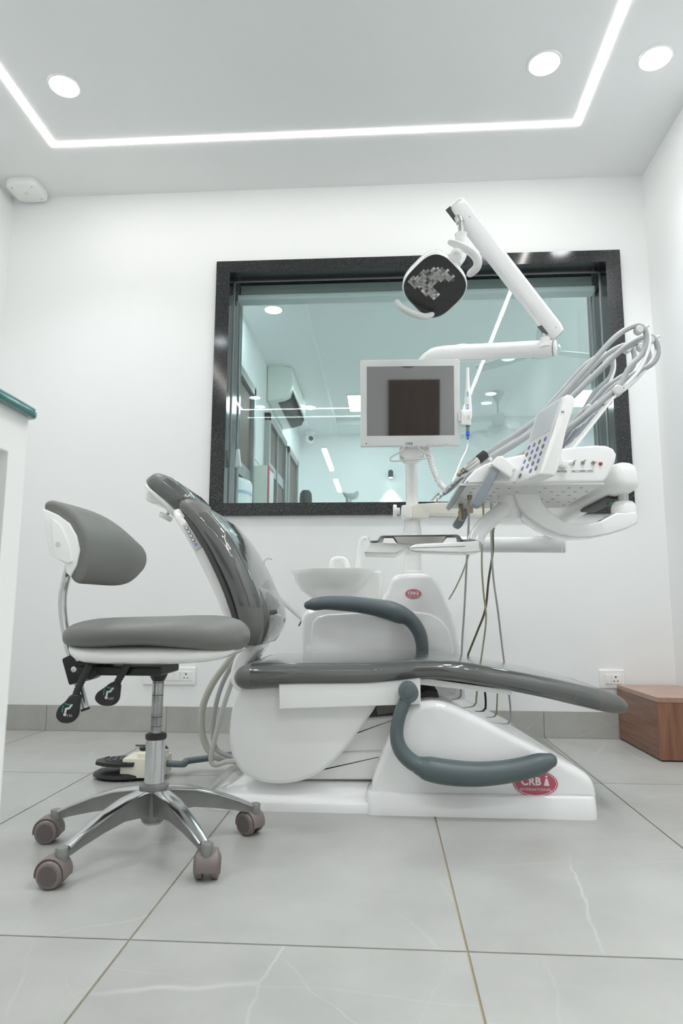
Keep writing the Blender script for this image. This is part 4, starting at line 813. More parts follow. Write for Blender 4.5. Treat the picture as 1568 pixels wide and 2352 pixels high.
# ================================================================== MONITOR
my = 2.66
mo = thing('monitor', 'white framed flat monitor with dark screen on the unit pole', 'monitor', P(943, 1025, my))
tl, tr, brr, bll = P(829, 832, my), P(1057, 825, my), P(1056, 1022, my), P(826, 1025, my)
ex = ((tr-tl)+(brr-bll)).normalized(); ey = ((tl-bll)+(tr-brr)).normalized(); ey = (ey-ex*ey.dot(ex)).normalized(); ez = ex.cross(ey)
mc = (tl+tr+brr+bll)/4; mw, mh = ((tr-tl).length+(brr-bll).length)/4, ((tl-bll).length+(tr-brr).length)/4
ex = Vector((math.cos(.02), math.sin(.02), 0)); tilt = .095; ey = Vector((0, -math.sin(tilt), math.cos(tilt))); ey = (ey-ex*ey.dot(ex)).normalized(); ez = ex.cross(ey)   # screen leans a little toward the room
MB = basis(mc, ex, ey, ez)
def mloc(px, py):                      # photo pixel -> local screen plane
    d = ray(px, py); n = ez; s = (mc-EYE).dot(n)/d.dot(n); q = EYE+d*s-mc; return q.dot(ex), q.dot(ey)
rc = lambda a, b, r: fillet([(-a, -b), (a, -b), (a, b), (-a, b)], r, 5)
case = obj('case', xform(g_prism(rc(mw, mh, .008), -.034, .0, .005, axis='z'), MB), 'white', mo)
obj('front_glass', xform(g_prism(rc(mw-.002, mh-.002, .007), .0, .004, .0015, axis='z'), MB), mat('bezel_glass', (.74, .755, .75), .06, coat=1.), mo)
s0, s1 = mloc(842, 843), mloc(1043, 1000)
obj('screen', xform(g_box((s0[0], s1[1], .0035), (s1[0], s0[1], .0048)), MB), 'screen', mo, smooth=0)
def mtext(s, px, py, size, m='greyp', bold=0., sp=1., nm='lettering'):
    x, y = mloc(px, py); obj(nm, g_text(s, size, MB @ Vector((x, y, .0044)), ex, ey, .0002, bold=bold, sp=sp), m, mo, smooth=0)
mtext('CRB', 939, 1019.5, .0125, bold=.0006, sp=1.35)
mtext('POWER', 982, 1021, .0035); mtext('▾ CH ▴'.replace('▾', '<').replace('▴', '>'), 994, 1021, .0035); mtext('< VOL >', 1008, 1021, .0035); mtext('MENU INPUT', 1024, 1021, .0035)
for px, r in ((841, .0026), (850.5, .0011)):
    x, y = mloc(px, 1019.5); obj('sensor_dot', xform(g_lathe([(.0001, .0005), (r, .0005), (r, 0)], (x, y, .004), n=14), MB), 'dgrey', mo)
obj('neck', g_box((px_-.022, my+.03, zz(1050)), (px_+.022, py_-.02, zz(1000))), 'white', mo, bevel=.006)
hb = my+.05
obj('bracket', g_prism(fillet(XZ([(917, 1024), (975, 1022), (976, 1043), (962, 1052), (930, 1054), (917, 1043)], hb), .006), hb, hb+.10, .003), 'white', mo)
for px in (922, 969): p = P(px, 1036, hb-.001); obj('screw', g_cyl((p.x, hb-.002, p.z), (p.x, hb+.002, p.z), .0035, 12), 'steel', mo)
obj('pull_handle', g_tube([P(x, y, my+.015) for x, y in ((927, 1024), (924, 1034), (910, 1043), (899, 1049), (896, 1056), (904, 1059), (940, 1056), (985, 1052), (987, 1046), (965, 1034), (961, 1024))], .0032, 10), 'lgrey', mo)
cable = obj('cable', ribbed([P(980, 1028, my+.06), P(986, 1050, my+.06), P(996, 1080, my+.06), P(1010, 1110, my+.05), P(1030, 1128, my)], .0135, 14, .006, .74), 'white', mo, smooth=60)
# intraoral camera in its holder
ic = thing('intraoral_camera', 'white wand camera with blue buttons clipped beside the monitor', 'wand camera', P(1072, 978, my))
cy2 = my-.005
W_ = lambda px, py: P(px, py, cy2)
a_ = [(1073.5, 845, 3.6), (1073.5, 848, 4.), (1073.5, 870, 4.3), (1074, 890, 5.5), (1074.5, 905, 7), (1075, 930, 7.8), (1075, 962, 8)]
wand = obj('wand', g_tube([W_(x, y) for x, y, r in a_], [pxr(r, cy2) for *_, r in a_], 18, 5), 'white', ic)
hold = obj('holder', g_prism(fillet(XZ([(1058, 941), (1082, 940), (1081, 976), (1059, 975)], cy2-.016), .003), cy2-.016, cy2+.016, .003), 'white', ic)
obj('holder_arm', g_box(W_(1052, 946)+Vector((0, .0, 0)), W_(1062, 966)+Vector((0, .016, 0))), 'white', ic)
obj('holder_slot', g_prism(XZ([(1073, 954), (1079, 954), (1079, 964), (1073, 964)], cy2-.017), cy2-.0175, cy2-.016), 'lgrey', hold, smooth=0)
for pts in ([(1073.5, 898), (1071.5, 904), (1076, 904)], [(1071.8, 906.5), (1076, 906.5), (1074, 912)], [(1072, 929), (1076, 929), (1076, 933), (1072, 933)], [(1072, 936), (1076, 936), (1076, 940), (1072, 940)]):
    yy = cy2-pxr(7.6, cy2); obj('button', g_prism(XZ(pts, yy), yy-.0008, yy+.003), 'bluel', wand, smooth=0)
for (y0_, y1_, r, m_) in ((976, 980, 5.2, mat('dark_green', (.03, .20, .15), .4)), (980, 991, 4.2, mat('plug_grey', (.25, .27, .27), .4)), (991, 1001, 4.5, mat('plug_blue', (.03, .15, .62), .35)), (1001, 1010, 2.8, MATS['plug_blue'])):
    obj('plug', g_cyl(W_(1074, y1_), W_(1074, y0_), pxr(r, cy2), 16, .001), m_, ic)
obj('cord', g_tube([W_(1073, 1009), P(1073, 1024, my), P(1068, 1040, my-.05), P(1058, 1060, my-.1), P(1048, 1085, my-.15), P(1038, 1108, my-.2)], .0032, 8), 'white', ic)
# ================================================================== OPERATING LIGHT
ll = thing('operating_light', 'white dental operating light with smoked square face on jointed arm', 'dental light', P(947, 850, 2.87))
e_ = 2.62
arm1 = obj('lower_arm', g_tube([(px_, py_, zz(872)), P(955, 862, 2.865), P(968, 842, 2.85), P(985, 824, 2.83), P(1010, 815, 2.80), P(1080, 810, 2.74), P(1180, 804, 2.68), P(1270, 799, e_)], [pxr(r, 2.75) for r in (17, 17, 18, 19, 19.5, 19.5, 19, 18.5)], 22, 6), 'gloss', ll)
pe = P(1272, 799, e_); dd = (P(1274, 799, e_)-P(1180, 804, 2.68)).normalized()
obj('arm_end_cap', g_lathe([(pxr(18.8, e_), 0), (pxr(18.8, e_), .006), (pxr(15, e_), .012), (.001, .014)], pe, dd, 28), 'white', arm1)
p0 = P(1253, 797, e_); p1 = P(1253, 774, e_)
obj('joint', g_lathe([(pxr(19, e_), -.005), (pxr(14, e_), .008), (pxr(12.5, e_), .016), (pxr(12.5, e_), .037), (.001, .037)], p0, (0, 0, 1), 28), 'gloss', arm1); obj('joint_pin', g_cyl(p1+Vector((0, 0, -.006)), p1+Vector((0, 0, .03)), pxr(9, e_), 24, .002), 'chrome', arm1)
u_ = 2.38
A0, A1 = P(1270, 757, e_-.01), P(1052, 478, u_)
d = (A1-A0).normalized()
side = Vector((0, 1, 0)); side = (side-d*side.dot(d)).normalized(); nrm = d.cross(side)
def arm_ring(p, rw, rh, e=2.6, n=28):
    sg = lambda v: (1 if v >= 0 else -1)*abs(v)**(2/e); return [p+nrm*(rw*sg(ca(2*math.pi*j/n)))+side*(rh*sg(sa(2*math.pi*j/n))) for j in range(n)]
arm2 = obj('spring_arm', g_loft([arm_ring(A0+(A1-A0)*s, r*1.34, r*1.05) for s, r in ((-.05, .017), (-.04, .024), (0, .0275), (.3, .0275), (.9, .0270), (.99, .0275), (1.025, .026), (1.04, .020), (1.045, .01))]), 'gloss', ll, smooth=40)
# dark openings on the underside of both arm ends
for f0, f1 in ((.01, .085), (.945, 1.045)):
    c0, c1 = A0+(A1-A0)*f0, A0+(A1-A0)*f1; s_ = nrm if nrm.z < 0 else -nrm
    obj('arm_slot', g_loft([[p+s_*.0372+side*k*.015 for k in (-1, 1)]+[p+s_*.028+side*k*.015 for k in (1, -1)] for p in (c0, c1)]), 'dgrey', arm2, smooth=0)
    for fs in (.6,): q = A0+(A1-A0)*(f0 if f0 < .5 else f1-.13)+side*(-.0288); obj('rivet', g_lathe([(.004, 0), (.003, .0012), (.0005, .0015)], q, -side, 12), 'lgrey', arm2)
q1 = P(1251, 762, e_); obj('lower_yoke', g_tube([p1+Vector((0, 0, .02)), P(1248, 752, e_), P(1240, 742, e_)], [.016, .012, .010], 12, 3), 'steel', arm2)
hx = P(1055, 530, u_)
obj('head_pin', g_cyl(P(1057, 500, u_), P(1059, 540, u_), pxr(8, u_), 20), 'chrome', arm2)
obj('upper_yoke', g_tube([P(1046, 484, u_), P(1052, 498, u_), P(1057, 512, u_)], [.011, .015, .016], 14, 3), 'steel', arm2)
obj('head_sleeve', g_lathe([(.020, 0), (.0245, .004), (.0245, .030), (.022, .032), (.022, .058), (.0235, .060), (.001, .062)], P(1060, 572, u_), (P(1058, 534, u_)-P(1060, 572, u_)), 28), 'white', ll)
# lamp head: rounded square face turned on its corner
hc = P(999, 654, 2.30)
fl_, ft, fr_, fb = P(898, 669, 2.325), P(994, 572, 2.225), P(1098, 648, 2.295), P(1003, 737, 2.395)
e1 = ((ft-fl_)+(fr_-fb)).normalized(); e2 = ((fl_-fb)+(ft-fr_)).normalized(); e2 = (e2-e1*e1.dot(e2)).normalized(); en = e1.cross(e2)
if en.y > 0: en = -en
hw1 = ((ft-fl_).length+(fr_-fb).length)/4; hw2 = ((fl_-fb).length+(ft-fr_).length)/4
hc = (fl_+ft+fr_+fb)/4
HB = basis(hc, e1, e2, en)
def hring(s, z, r=.5): return [Vector((x, y, z)) for x, y in fillet([(-hw1*s, -hw2*s), (hw1*s, -hw2*s), (hw1*s, hw2*s), (-hw1*s, hw2*s)], min(hw1, hw2)*s*r*1.6, 8)]
hd_ = obj('lamp_head', xform(g_loft([hring(1.0, .0), hring(1.02, -.006), hring(1.03, -.03), hring(1.01, -.055), hring(.94, -.08), hring(.80, -.098), hring(.55, -.108), hring(.2, -.111)]), HB), 'gloss', ll, smooth=60)
obj('lamp_interior', xform(g_loft([hring(.965, .0022), hring(.96, .0006)]), HB), 'lampin', hd_, smooth=0)
# faceted mirror in a broad C
cells = []
CPG = [(936, 650), (946, 636), (979, 617), (1013, 615), (1030, 619), (1047, 634), (1038, 647), (1013, 646), (998, 650), (996, 665), (1013, 674), (1001, 689), (988, 684), (959, 662)]
def inside(x, y, pg):
    c = False
    for q in range(len(pg)):
        (x1, y1), (x2, y2) = pg[q], pg[q-1]
        if (y1 > y) != (y2 > y) and x < (x2-x1)*(y-y1)/(y2-y1)+x1: c = not c
    return c
cg = []
for a, b in CPG:
    d = ray(a, b); s = (hc-EYE).dot(en)/d.dot(en); q = EYE+d*s-hc; cg.append((q.dot(e1), q.dot(e2)))
for i in range(-12, 13):
    for j in range(-11, 12):
        x, y = i*.72*hw1/7.2, j*.62*hw2/6.4
        if inside(x, y, cg): cells.append((x, y))
dx, dy = .72*hw1/7.2*.5, .62*hw2/6.4*.5; vv, ff = [], []
for x, y in cells:
    a, b = random.uniform(-.0016, .0016), random.uniform(-.0016, .0016); n = len(vv)
    for sx_, sy2 in ((-1, -1), (1, -1), (1, 1), (-1, 1)): vv.append((x+sx_*dx, y+sy2*dy, .0045+a*sx_+b*sy2))
    ff.append((n, n+1, n+2, n+3))
obj('mirror_facets', xform((vv, ff), HB), 'facet', hd_, smooth=0, kind='stuff')
obj('face_cover', xform(g_loft([hring(.985, .0075), hring(1.0, .006), hring(1.0, .0005)], cap=False), HB), 'white', hd_, smooth=60)
gv = hring(.985, .0075); obj('face_glass', xform((gv, [tuple(range(len(gv)))]), HB), 'smoke', hd_, smooth=0)
# side bosses and grips
bc_ = P(1047, 586, 2.25); obj('pivot_boss', g_lathe([(.022, -.02), (.022, .01), (.018, .014), (.012, .015), (.012, .011), (.001, .011)], bc_, (P(1047, 587, 2.25)-P(1050, 580, 2.35)), 24), 'white', hd_)
obj('neck', g_tube([P(1060, 566, u_), P(1056, 585, 2.37), P(1045, 600, 2.37)], [.022, .026, .028], 18, 4), 'gloss', hd_)
obj('grip', g_tube([P(x, y, Y) for x, y, Y in ((1034, 557, 2.30), (1050, 563, 2.29), (1072, 573, 2.28), (1090, 587, 2.275), (1097, 602, 2.275), (1093, 616, 2.28), (1080, 628, 2.29))], [pxr(r, 2.3) for r in (7, 9.5, 10, 10.5, 10.5, 10, 9)], 16, 6, squash=1.0, round_end=1), 'lgrey', hd_)
obj('grip', g_tube([P(x, y, Y) for x, y, Y in ((912, 693, 2.30), (922, 706, 2.29), (942, 718, 2.29), (962, 725, 2.30), (978, 727, 2.32), (992, 722, 2.345))], [pxr(r, 2.27) for r in (6, 7.5, 8.5, 8.5, 8, 6)], 16, 6, squash=1.0, round_end=1), 'lgrey', hd_)
# ================================================================== INSTRUMENT CONSOLE (delivery unit on its jointed arm)
DN, DF = 2.00, 2.47
du = thing('instrument_console', 'white instrument console with control panel and whip arms', 'dental console', P(1240, 1110, 2.2))
bz_ = P(1230, 1110, DN).z
cp = XZ([(1064, 1112), (1072, 1098), (1090, 1079), (1112, 1066), (1140, 1056), (1190, 1045), (1250, 1035), (1320, 1026), (1370, 1022), (1392, 1023), (1408, 1030), (1416, 1043), (1413, 1060), (1403, 1082), (1393, 1098), (1384, 1107)], DN)
cp = [(x, max(z, bz_)) for x, z in cp]
con = obj('console_body', g_prism(cp[:1]+cp[2:] if False else fillet(cp, [.006]+[0]*14+[.006]), DN, DF, .008, 5), 'gloss', du, smooth=50)
# underside plate with its vent holes
ux0, ux1 = cp[0][0]-.012, cp[-1][0]+.004
un = obj('underside', g_box((ux0, DN+.004, bz_-.004), (ux1, DF-.002, bz_+.002)), 'dirtywhite', con, smooth=0)
hole = None
for i in range(11):
    for j in range(6):
        if random.random() < .28: continue
        x, y = ux0+.05+i*.036, DN+.06+j*.068
        if hole is None: hole = obj('vent_hole', g_cyl((x, y, bz_-.0046), (x, y, bz_-.0038), .0055, 10), 'wiremark', un, smooth=0); h0 = (x, y); hl = Vector(hole.location)
        else:
            o = hole.copy(); COL.objects.link(o); o.location = hl+Vector((x-h0[0], y-h0[1], 0))
# front holder bar along the dentist's edge
hp0, hp1 = ux0-.004, ux0+.03
bar = obj('holder_bar', g_prism(XZ([(1062, 1122), (1056, 1116), (1070, 1092), (1082, 1082), (1088, 1090), (1076, 1112)], DN+.01), DN+.01, DF, .003), 'armp', con)
# handles, one on each side: white knuckle and blue-grey paddle
def handle(dY):
    Y = DN-.012 if dY == 0 else DF+.012
    f = lambda px, py: P(px, py, DN-.03) + Vector((0, (Y-(DN-.03)) + (-.018 if dY == 0 else .018), 0))
    def pr_(pts, y0, y1, r, m, nm, par, fl_r=.004):
        poly = [(q.x, q.z) for q in (P(a, b, DN-.03) for a, b in pts)]
        return obj(nm, g_prism(fillet(poly, fl_r), y0, y1, r), m, par)
    ya_, yb_ = (DN-.045, DN+.004) if dY == 0 else (DF-.004, DF+.045)
    k = pr_([(1124, 1068), (1140, 1050), (1152, 1049), (1184, 1076), (1180, 1086), (1171, 1100)], ya_, yb_, .005, 'white', 'handle_knuckle', con, .006)
    pad = pr_([(1130, 1072), (1147, 1080), (1106, 1160), (1097, 1167), (1083, 1161), (1080, 1152)], ya_+.006, yb_-.006, .004, 'armp', 'handle_paddle', k, .006)
    q = P(1128, 1057, DN-.03); obj('thumb_nut', g_lathe([(.008, 0), (.008, .006), (.005, .010), (.001, .011)], Vector((q.x, (ya_+yb_)/2, q.z)), (-.5, 0, .8), 14), 'chrome', k)
    q = P(1177, 1083, DN-.03); obj('pivot_screw', g_cyl((q.x, ya_-.001, q.z), (q.x, ya_+.004, q.z), .004, 14), 'lgrey', k)
handle(0); handle(1)
# couplings under the console
for px, py, Y in ((1058, 1150, 2.36), (1078, 1132, 2.18)):
    p = P(px, py, Y); zt = bz_
    obj('coupling', merge(g_cyl((p.x, Y, zt-.03), (p.x, Y, zt-.004), .008, 14), g_cyl((p.x, Y, zt-.036), (p.x, Y, zt-.03), .011, 14), g_cyl((p.x, Y, zt-.062), (p.x, Y, zt-.036), .010, 8)), 'brass', con)
# keypad panel
kn, kf = DN-.165, DN+.02
KZ = Matrix.Translation((P(1250, 1062, kn).x, kn, 0)) @ Matrix.Rotation(R_(13), 4, 'Z') @ Matrix.Translation((-P(1250, 1062, kn).x, -kn, 0))   # turned toward the stool
kp = XZ([(1240, 1090), (1251, 1058), (1275, 990), (1302, 906), (1309, 900), (1324, 903), (1329, 912), (1322, 940), (1306, 985), (1298, 1020), (1290, 1062), (1278, 1092)], kn)
key = obj('keypad_panel', xform(g_prism(fillet(kp, .006, 3), kn, kf, .006), KZ), 'white', con, smooth=50)
a, b_ = Vector((kp[1][0], 0, kp[1][1])), Vector((kp[3][0], 0, kp[3][1])); kd_ = (b_-a).normalized(); kL = (b_-a).length; knm = Vector((-kd_.z, 0, kd_.x))
KB = basis(Vector((a.x, kn, a.z)), Vector((0, -1, 0)), kd_, Vector((0, -1, 0)).cross(kd_))
if KB.col[2].x > 0: pass
def kq(u0, u1, v0, v1, z, t, m, nm, par): # u along Y from far (0) to near (1)
    Lk = kf-kn; pts = []
    for u, v in ((u0, v0), (u1, v0), (u1, v1), (u0, v1)): pts.append(Vector((a.x, kf-u*Lk, a.z))+kd_*(v*kL))
    return obj(nm, xform(g_loft([[p+knm*z for p in pts], [p+knm*(z+t) for p in pts]]), KZ), m, par, smooth=0)
kq(.08, .93, -.18, 1.02, 0, .0012, mat('keypad_face', (.78, .79, .80), .2, coat=.6), 'keypad_face', key)
kq(.14, .86, .50, .97, .0012, .0008, 'lcd', 'display', key)
for r in range(5):
    for c_ in range(4):
        u, v = .2+c_*.19, -.10+r*.115
        if r == 0 and c_ in (1,): continue
        p = Vector((a.x, kf-(u+.0)*(kf-kn), a.z))+kd_*(v*kL+.006)
        obj('key', xform(g_cyl(p+knm*.001, p+knm*.0024, .0075, 12), KZ), 'bluep' if (r+c_) % 3 else 'greyp', key)
p = P(1296, 943, kn-.001); sq_ = [(-.006, -.007), (.005, -.008), (.007, .006), (-.004, .007)]
obj('sticker', xform(g_prism([(p.x+x, p.z+z) for x, z in sq_], kn-.0008, kn+.002), KZ), 'paper', key, smooth=0); obj('sticker_mark', xform(merge(*[g_box((p.x+d-.0014, kn-.0012, p.z-.003), (p.x+d+.0014, kn-.0008, p.z+.003)) for d in (-.0024, .0024)]), KZ), 'greyp', key, smooth=0)
obj('keypad_foot', xform(g_prism(smooth_poly(XZ([(1276, 1062), (1290, 1010), (1298, 1003), (1297, 1040), (1302, 1058), (1296, 1068)], kn+.03), 3), kn+.03, kf-.03, .004), KZ), 'white', key)
# knob, toggles, red lamp and their labels on the near side
kp_ = P(1295, 1066, DN-.02); obj('speed_knob', merge(g_cyl((kp_.x, DN-.03, kp_.z), (kp_.x, DN, kp_.z), .0115, 20, .002), g_cyl((kp_.x+.006, DN-.022, kp_.z+.002), (kp_.x+.024, DN-.022, kp_.z+.005), .007, 14, .002)), 'white', con)
for px, py in ((1315, 1064), (1338, 1063), (1362, 1063)):
    p = P(px, py, DN-.002); n = obj('toggle_nut', g_cyl((p.x, DN-.004, p.z), (p.x, DN, p.z), .0058, 10), 'brass', con); obj('toggle_lever', g_tube([(p.x, DN-.003, p.z), (p.x+.005, DN-.016, p.z+.006 if px < 1350 else p.z-.001)], [.0018, .0026], 8, 1), 'steel', n)
p = P(1379, 1065, DN-.002); obj('red_lamp', g_lathe([(.0055, 0), (.0055, .003), (.004, .005), (.001, .006)], (p.x, DN, p.z), (0, -1, 0), 16), 'redled', con)
for s, px, py, w_ in (('SPEED CONTROL', 1289, 1082.5, 25), ('ON', 1317, 1082.5, 0), ('REVERS', 1337, 1082, 50), ('FOOT', 1355, 1081.5, 0)):
    p = P(px, py, DN-.001)
    if w_: 
        L_ = obj('label_strip', g_prism([(p.x-pxr(w_/2, DN), p.z-.0035), (p.x+pxr(w_/2, DN), p.z-.0035), (p.x+pxr(w_/2, DN), p.z+.0035), (p.x-pxr(w_/2, DN), p.z+.0035)], DN-.0008, DN+.001), 'lgrey', con, smooth=0)
    obj('lettering', g_text(s, .0052 if w_ != 25 else .0040, (p.x, DN-.0012, p.z), (1, 0, 0), (0, 0, 1), .0001), 'greyp', con, smooth=0)
# whip arms with rollers, hoses and instruments
UPG = [(1466, 759, 2.08), (1491, 783, 2.14), (1471, 798, 2.21), (1439, 803, 2.30), (1391, 823, 2.40)]
LOG = [(1417, 898, 2.07), (1393, 922, 2.15), (1371, 934, 2.23), (1351, 941, 2.31), (1335, 952, 2.39)]
STA = [(1108, 1052, 2.06), (1100, 1066, 2.15), (1090, 1076, 2.24), (1080, 1086, 2.33), (1070, 1096, 2.42)]
ct = bz_+.05
for k in range(5):
    U, Lg = P(*UPG[k]), P(*LOG[k]); Y = LOG[k][2]
    base = P(1300-k*14, 1022, Y) if k else P(1318, 1026, Y)
    base = Vector((P(1300, 1024, DN).x+.01, Y, cp[6][1]-.004))
    rod = obj('whip_arm', g_loft([[p+Vector((dx, dy, dz)) for dx, dy, dz in ((-.010*s, -.008, -.012*s), (.010*s, -.008, .004*s), (.010*s, .008, .004*s), (-.010*s, .008, -.012*s))] for p, s in ((base, 1.9), (base.lerp(Lg, .55), 1.7), (base.lerp(Lg, .9), 1.2), (Lg+Vector((.02, 0, .02)), .6))]), 'white', con, smooth=0)
    obj('whip_insert', g_loft([[p+Vector((dx, dy, dz)) for dx, dy, dz in ((-.016, -.0095, .002), (.004, -.0095, .014), (.004, .0095, .014), (-.016, .0095, .002))] for p in (base.lerp(Lg, .25), base.lerp(Lg, .6))]), 'armp', rod, smooth=0)
    obj('whip_rod', g_tube([Lg+Vector((.018, 0, .01)), Lg.lerp(U, .35)+Vector((.045, 0, 0)), Lg.lerp(U, .75)+Vector((.05, 0, 0)), U+Vector((.03, 0, .012))], [.006, .0055, .005, .005], 10), 'white', rod)
    obj('whip_clip', g_tube([U+Vector((.032, 0, .014)), U+Vector((.0, 0, -.002))], [.006, .008], 10, 1), 'lgrey', rod)
    for C_, r in ((U, .0135), (Lg, .0165)):
        obj('roller', g_lathe([(.001, -.013), (r*.75, -.013), (r, -.009), (r, -.005), (r*.75, -.003), (r*.75, .003), (r, .005), (r, .009), (r*.75, .013), (.001, .013)], C_, (0, 1, 0), 22), 'lgrey', rod)
    # the instrument and its hose
    S_ = P(*STA[k]); inst = thing('dental_handpiece', ['silver dental motor with black collar lying on the console edge', 'slim dental instrument resting second from the keypad side of the console', 'slim dental instrument in the middle of the console holder', 'slim dental instrument next to the far end of the console holder', 'three way syringe with long bent tip at the far end of the console holder'][k], 'handpiece', S_, 'hosed instruments on the console')
    dn = Vector((-.80, 0, -.60))
    if k == 0:
        q = [P(1108, 1050, 2.06), P(1094, 1057, 2.055), P(1068, 1082, 2.05), P(1054, 1091, 2.045)]; d_ = (q[2]-q[0]).normalized()
        obj('collar', g_lathe([(.011, 0), (.0145, .003), (.0145, .030), (.013, .033), (.001, .033)], P(1116, 1042, 2.06), d_, 24), 'blackr', inst)
        obj('motor_body', g_lathe([(.0125, 0), (.0125, .050), (.011, .053), (.009, .055), (.001, .055)], P(1096, 1056, 2.055), d_, 24), 'steel', inst)
        obj('motor_nose', g_lathe([(.008, 0), (.008, .008), (.0055, .009), (.0055, .018), (.0065, .019), (.0065, .024), (.005, .026), (.001, .026)], P(1065, 1081, 2.05), d_, 20), 'brass', inst)
        S_ = P(1116, 1042, 2.06)
    else:
        obj('handle', g_tube([S_, S_+dn*.05, S_+dn*.10], [.009, .0085, .007], 14, 3), 'steel', inst); obj('nose', g_tube([S_+dn*.10, S_+dn*.13, S_+dn*.14+Vector((0, 0, -.006))], [.006, .0045, .006], 10, 3), 'chrome', inst)
        if k == 4: obj('tip', g_tube([S_+dn*.135, P(1008, 1132, 2.42), P(990, 1150, 2.42)], .0018, 8, 3), 'brass', inst)
    top = U+Vector((-.004, 0, .017)); endp = Vector((P(1190, 1040, DN).x, Y+.01, cp[5][1]+.004))
    m1 = S_.lerp(top, .33)+Vector((.01, 0, -.020)); m2 = S_.lerp(top, .66)+Vector((.004, 0, .004)); m3 = S_.lerp(top, .87)+Vector((-.006, 0, .016))
    hz = obj('hose', g_tube([S_, m1, m2, m3, top, U+Vector((.024, .002, -.012)), U+Vector((.012, .004, -.07)), U.lerp(Lg, .62)+Vector((.012, .004, 0)), Lg+Vector((.012, .003, .022)), Lg+Vector((-.025, .004, -.012)), Lg.lerp(endp, .45)+Vector((0, .005, -.012)), endp], .0088, 12, 6), 'hose', inst)
# swing arm system
cy0 = 2.22
curve = XZ([(1466, 1180), (1460, 1175), (1415, 1177), (1400, 1185), (1380, 1196), (1345, 1204), (1318, 1203), (1288, 1193), (1262, 1174), (1245, 1152), (1236, 1128), (1180, 1120), (1183, 1140), (1192, 1162), (1214, 1190), (1246, 1212), (1284, 1228), (1322, 1235), (1360, 1234), (1400, 1227), (1440, 1214), (1464, 1202)], cy0-.055)
sw = obj('curved_arm', g_prism(curve, cy0-.055, cy0+.055, .007), 'gloss', du, smooth=50)
pc = P(1431, 1160, cy0)
zc_ = lambda y: P(1431, y, cy0).z
obj('swivel_cup', g_lathe([(.040, zc_(1180)), (.039, zc_(1165)), (.034, zc_(1157)), (.028, zc_(1153)), (.001, zc_(1153))], (pc.x, cy0, 0), n=32), 'white', sw)
obj('swivel_post', g_lathe([(.0175, zc_(1162)), (.0175, zc_(1112)), (.001, zc_(1112))], (pc.x, cy0, 0), n=28), 'steel', sw)
E0, E1 = P(1250, 1196, 2.72), Vector((pc.x-.012, cy0+.005, zc_(1104)))
da = (E1-E0).normalized(); s2 = da.cross(Vector((0, 0, 1))).normalized(); u2 = s2.cross(da)
def br_(p, a, b, e=3., n=28):
    sg = lambda v: (1 if v >= 0 else -1)*abs(v)**(2/e); return [p+s2*(a*sg(ca(2*math.pi*j/n)))+u2*(b*sg(sa(2*math.pi*j/n))) for j in range(n)]
pa = obj('balance_arm', g_loft([br_(E0, .040, .044), br_(E1, .040, .046)]), 'white', du, smooth=50)
obj('balance_end', g_loft([br_(E1+da*t_, .042*s_, .05*s_) for t_, s_ in ((-.004, 1.), (.03, 1.), (.05, .93), (.063, .75), (.068, .4))]), 'white', pa, smooth=60)
obj('arm_gaiter', g_loft([br_(E0.lerp(E1, t_)-u2*.048, .03, .006) for t_ in (.62, .95)]), 'dgrey', pa); obj('green_cord', g_tube([E1-da*.10-u2*.05-s2*.01, E1-da*.07-u2*.062-s2*.01, E1-da*.035-u2*.05-s2*.01], .0022, 8), 'greenl', pa)
p = E1-da*.06+s2*.0+Vector((0, -.041, 0)); obj('arm_screw', g_lathe([(.006, 0), (.0045, .001), (.0005, .001)], p, (0, -1, 0), 14), 'lgrey', pa)
# lower arm from the pole, elbow up to the balance arm
h0 = Vector((px_, py_, P(1000, 1250, 2.87).z)); h1 = P(1290, 1251, 2.72)
la = obj('support_arm', g_cyl(h0, h1, pxr(18.5, 2.78), 30), 'gloss', du)
dv = (h1-h0).normalized(); obj('arm_end_cap', g_lathe([(pxr(18.7, 2.72), 0), (pxr(18.7, 2.72), .009), (pxr(16, 2.72), .014), (.001, .015)], h1+dv*.001, dv, 28), 'white', la)
obj('elbow', g_lathe([(.035, 0), (.034, .03), (.034, .12), (.001, .12)], P(1268, 1240, 2.735), (0, 0, 1), 26), 'white', la)
obj('pole_collar', g_lathe([(.042, -.04), (.044, -.036), (.044, .036), (.042, .04)], (px_, py_, h0.z), n=30), 'white', la)
# column under the console, curved leg and tray bracket
ks = P(1163, 1130, cy0)
obj('console_socket', g_lathe([(.036, -.075), (.038, -.07), (.038, 0), (.001, 0)], (P(1168, 1130, cy0).x, cy0, bz_-.003), n=28), 'white', con)
cl_ = obj('tray_leg', g_tube([P(1168, 1150, cy0), P(1160, 1168, cy0-.01), P(1140, 1184, cy0-.03), P(1115, 1204, cy0-.06), P(1097, 1228, cy0-.08), P(1090, 1248, cy0-.09)], [.030, .029, .027, .026, .026, .027], 22), 'gloss', con)
ty = 2.08
tb = obj('tray_bracket', merge(g_prism(XZ([(851, 1246), (1075, 1245), (1075, 1256), (845, 1258)], ty), ty, ty+.19, .001), g_prism(XZ([(844.5, 1257), (936, 1257), (908, 1270), (836, 1268)], ty), ty, ty+.19, .001)), 'white', con)
obj('bracket_arm', g_prism(fillet(XZ([(940, 1257), (952, 1250), (1060, 1244), (1100, 1242), (1102, 1267), (1062, 1270), (1030, 1269), (952, 1266), (942, 1263)], ty-.035), .004), ty-.035, ty+.06, .005), 'white', tb)
obj('bracket_seam', g_prism(XZ([(943, 1258.0), (1068, 1254.2), (1068, 1255.2), (943, 1259.0)], ty-.0355), ty-.0358, ty-.03), 'dgrey', tb, smooth=0)
